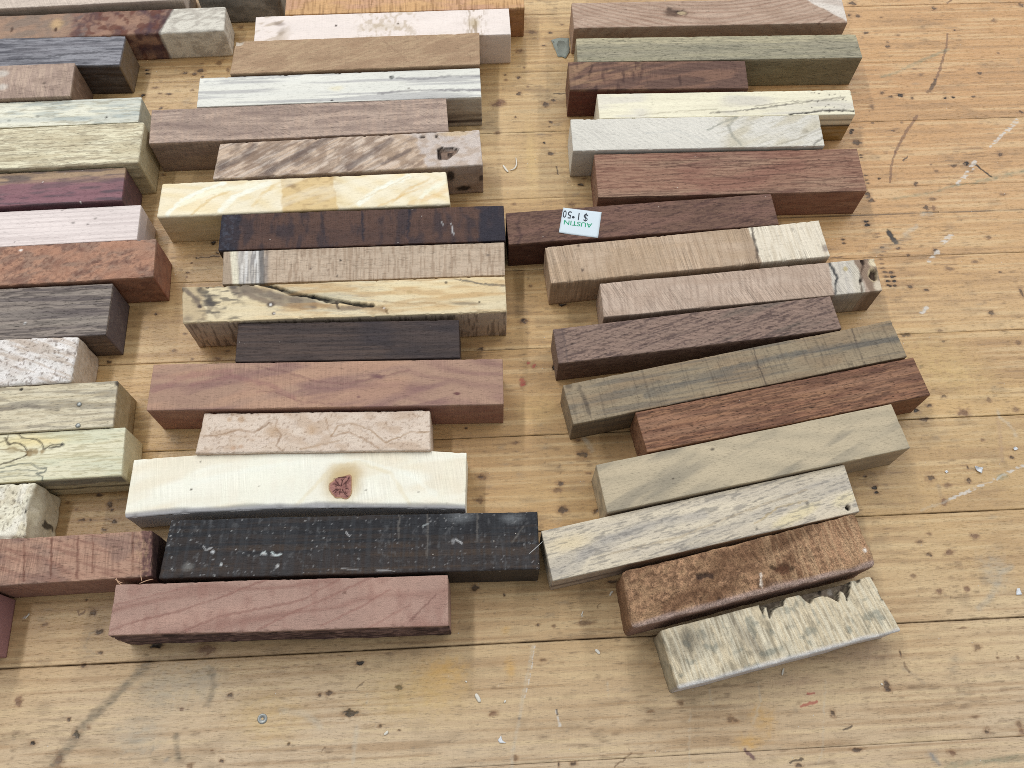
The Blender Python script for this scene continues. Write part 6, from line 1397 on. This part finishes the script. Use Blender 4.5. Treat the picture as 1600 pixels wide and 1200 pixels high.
mat_fibre = plain_material('wood_fibre', (206, 168, 138), .8, 0, .2)
mat_sliver = plain_material('pale_sliver', (226, 220, 206), .8, 0, .2)
mat_hair = plain_material('pale_hair', (206, 206, 204), .5, 0, .4)
for pts in [[(53.23, -8.64, 20.36), (54.68, -9.64, 19.86), (55.61, -9.92, 19.36)], [(53.62, -8.21, 20.36), (54.26, -9.84, 19.86), (56.18, -11.08, 19.36)], [(61.93, -10.77, 20.36), (64.06, -9.77, 19.86), (66.23, -9.23, 19.36)],
 [(62.06, -7.83, 20.36), (62.51, -9.9, 19.86)]]:
    strand('fibre', pts, .16, mat_fibre, BL['L14'], 1.0)

SLIVERS = [([(-7.84, 265.35, 0.2), (-6.56, 263.17, 0.2), (-5.29, 261.37, 0.2)], 0.55, 'straight white sliver beside the curled one right of the smoky burl blank'),
 ([(-1.96, 270.11, 0.2), (-1.54, 266.1, 0.55), (-2.37, 263.45, 0.55), (-4.43, 262.52, 0.2)], 0.35, 'curled white sliver on the bench right of the smoky burl blank'),
 ([(-9.17, 29.74, 0.2), (-8.18, 28.25, 0.2), (-7.43, 26.98, 0.2)], 0.75, 'thick white sliver on the bench below the right end of the nearest middle blank'),
 ([(-40.7, 15.01, 0.2), (-39.86, 15.67, 0.2), (-39.47, 16.32, 0.2)], 0.5, 'short white sliver below the big black gouge near the bottom edge'),
 ([(1.27, 27.05, 0.2), (1.7, 27.93, 0.2)], 0.35, 'tiny white sliver right of the thick white one near the bottom edge'),
 ([(33.96, 46.54, 0.2), (34.89, 45.89, 0.2), (35.59, 45.01, 0.2)], 0.6, 'white sliver on the bench left of the weathered grey blank'),
 ([(39.64, 66.3, 0.2), (40.14, 67.51, 0.2), (40.88, 68.02, 0.2)], 0.4, 'fine forked white sliver left of the rounded burl blank'),
 ([(28.79, 58.59, 0.2), (29.27, 59.54, 0.2), (29.51, 60.26, 0.2)], 0.25, 'hair thin pale sliver below the cream and grey streaked blank'),
 ([(-13.08, 33.99, 0.2), (-12.37, 33.57, 0.2)], 0.3, 'minute pale sliver on the orange stain below the middle column'),
 ([(137.62, 38.17, 0.2), (138.49, 37.75, 0.2)], 0.35, 'minute white sliver beside a dark pit below the weathered grey blank'),
 ([(101.96, 39.85, 0.2), (102.33, 41.2, 0.2), (102.9, 42.34, 0.2)], 0.35, 'pale sliver at the front edge of the weathered grey blank'),
 ([(-176.49, 50.33, 0.2), (-175.85, 51.51, 0.2), (-175.32, 52.22, 0.2)], 0.3, 'pale sliver on the bench beside the purplish pink blank end')]
for pts, rad, lab in SLIVERS:
    o_pts = np.array(pts); cpt = o_pts.mean(0); cpt[2] = 0
    o = strand('wood_sliver', [tuple(p - cpt) for p in o_pts], rad, mat_sliver)
    o.location = cpt * MM
    tag(o, lab, 'wood sliver', 'pale wood slivers scattered on the bench')
hp = np.array([(8.17, 76.32, 19.6), (9.96, 77.87, 20.2), (13.19, 81.3, 19.2)]); hc = hp.mean(0)
ho = strand('fibre_strand', [tuple(p - hc) for p in hp], .11, mat_hair, None, 1.0)
ho.location = hc * MM
tag(ho, 'thin pale hair bridging the gap between the black blank and the cream and grey blank', 'fibre')


def paper_bit(name, pts, h, mat, lab, cat, seed):
    """a torn scrap: ragged outline, slightly curled, with thickness"""
    pts = np.array(pts); c = pts.mean(0)
    rs = np.random.RandomState(seed)
    ring = []
    for p, q in zip(pts, np.roll(pts, -1, 0)):
        m = max(2, int(np.hypot(*(q - p)) / .8))
        for k in range(m):
            t = k / m
            ring.append(p + (q - p) * t + (rs.uniform(-.15, .15, 2) if k else 0))
    ring = np.array(ring) - c
    n = len(ring)
    rad = np.hypot(ring[:, 0], ring[:, 1])
    co = [(0, 0, .12)]
    for f in (.5, 1.0):
        for (x, y), rd in zip(ring, rad):
            co.append((x * f, y * f, .12 + h * f * f * (.5 + .5 * math.sin(2 * math.atan2(y, x) + seed))))
    top_n = len(co)
    for (x, y, z) in co[1 + n:1 + 2 * n]:
        co.append((x, y, z - .1))
    fc = [(0, 1 + k, 1 + (k + 1) % n) for k in range(n)]
    for k in range(n):
        k2 = (k + 1) % n
        fc.append((1 + k, 1 + n + k, 1 + n + k2, 1 + k2))
        fc.append((1 + n + k, top_n + k, top_n + k2, 1 + n + k2))
    fc.append(tuple(top_n + k for k in range(n - 1, -1, -1)))
    me = poly_mesh(name, [(x * MM, y * MM, z * MM) for x, y, z in co], fc, True)
    me.materials.append(mat)
    o = link(name, me); o.location = (c[0] * MM, c[1] * MM, 0)
    tag(o, lab, cat)
    return o


mat_scrap = plain_material('grey_scrap', (150, 156, 146), .8, 0, .3, .25, .8)
mat_chip = plain_material('white_chip', (226, 228, 230), .7, 0, .3, .06, .5)
for name, pts, h, mk, lab, cat, sd in [('paper_scrap', [(13.67, 344.67), (17.88, 346.61), (22.93, 346.85), (22.98, 337.34), (21.23, 332.99), (19.29, 334.17), (17.36, 334.08)], 0.5, 's', 'torn grey paper scrap on the bench beside the knotted pinkish blank', 'paper', 3),
 ('paper_chip', [(187.78, 123.47), (189.18, 122.71), (191.0, 122.77), (189.76, 120.29), (188.15, 121.31)], 0.6, 'w', 'white angular paper chip on the bench at the right, below the smaller square one', 'paper', 5),
 ('paper_chip', [(204.67, 131.52), (205.89, 132.4), (206.71, 131.32), (205.28, 130.72)], 0.5, 'w', 'small square white paper chip near the right picture edge', 'paper', 8),
 ('paper_chip', [(194.48, 74.4), (195.76, 74.69), (195.99, 72.28), (193.98, 71.97)], 0.4, 'w', 'bluish white paper chip at the right picture edge level with the burl blank', 'paper', 9),
 ('paint_chip', [(0.53, 16.17), (1.28, 14.3), (2.43, 13.71), (0.18, 13.64), (-0.54, 14.66)], 0.2, 'w', 'white paint flake with a pointed top near the bottom edge', 'paint flake', 11),
 ('paper_chip', [(175.13, 120.56), (176.0, 121.13), (176.64, 120.34), (175.51, 119.76)], 0.3, 'w', 'tiny white paper chip left of the angular one at the right', 'paper', 12)]:
    paper_bit(name, pts, h, mat_scrap if mk == 's' else mat_chip, lab, cat, sd)
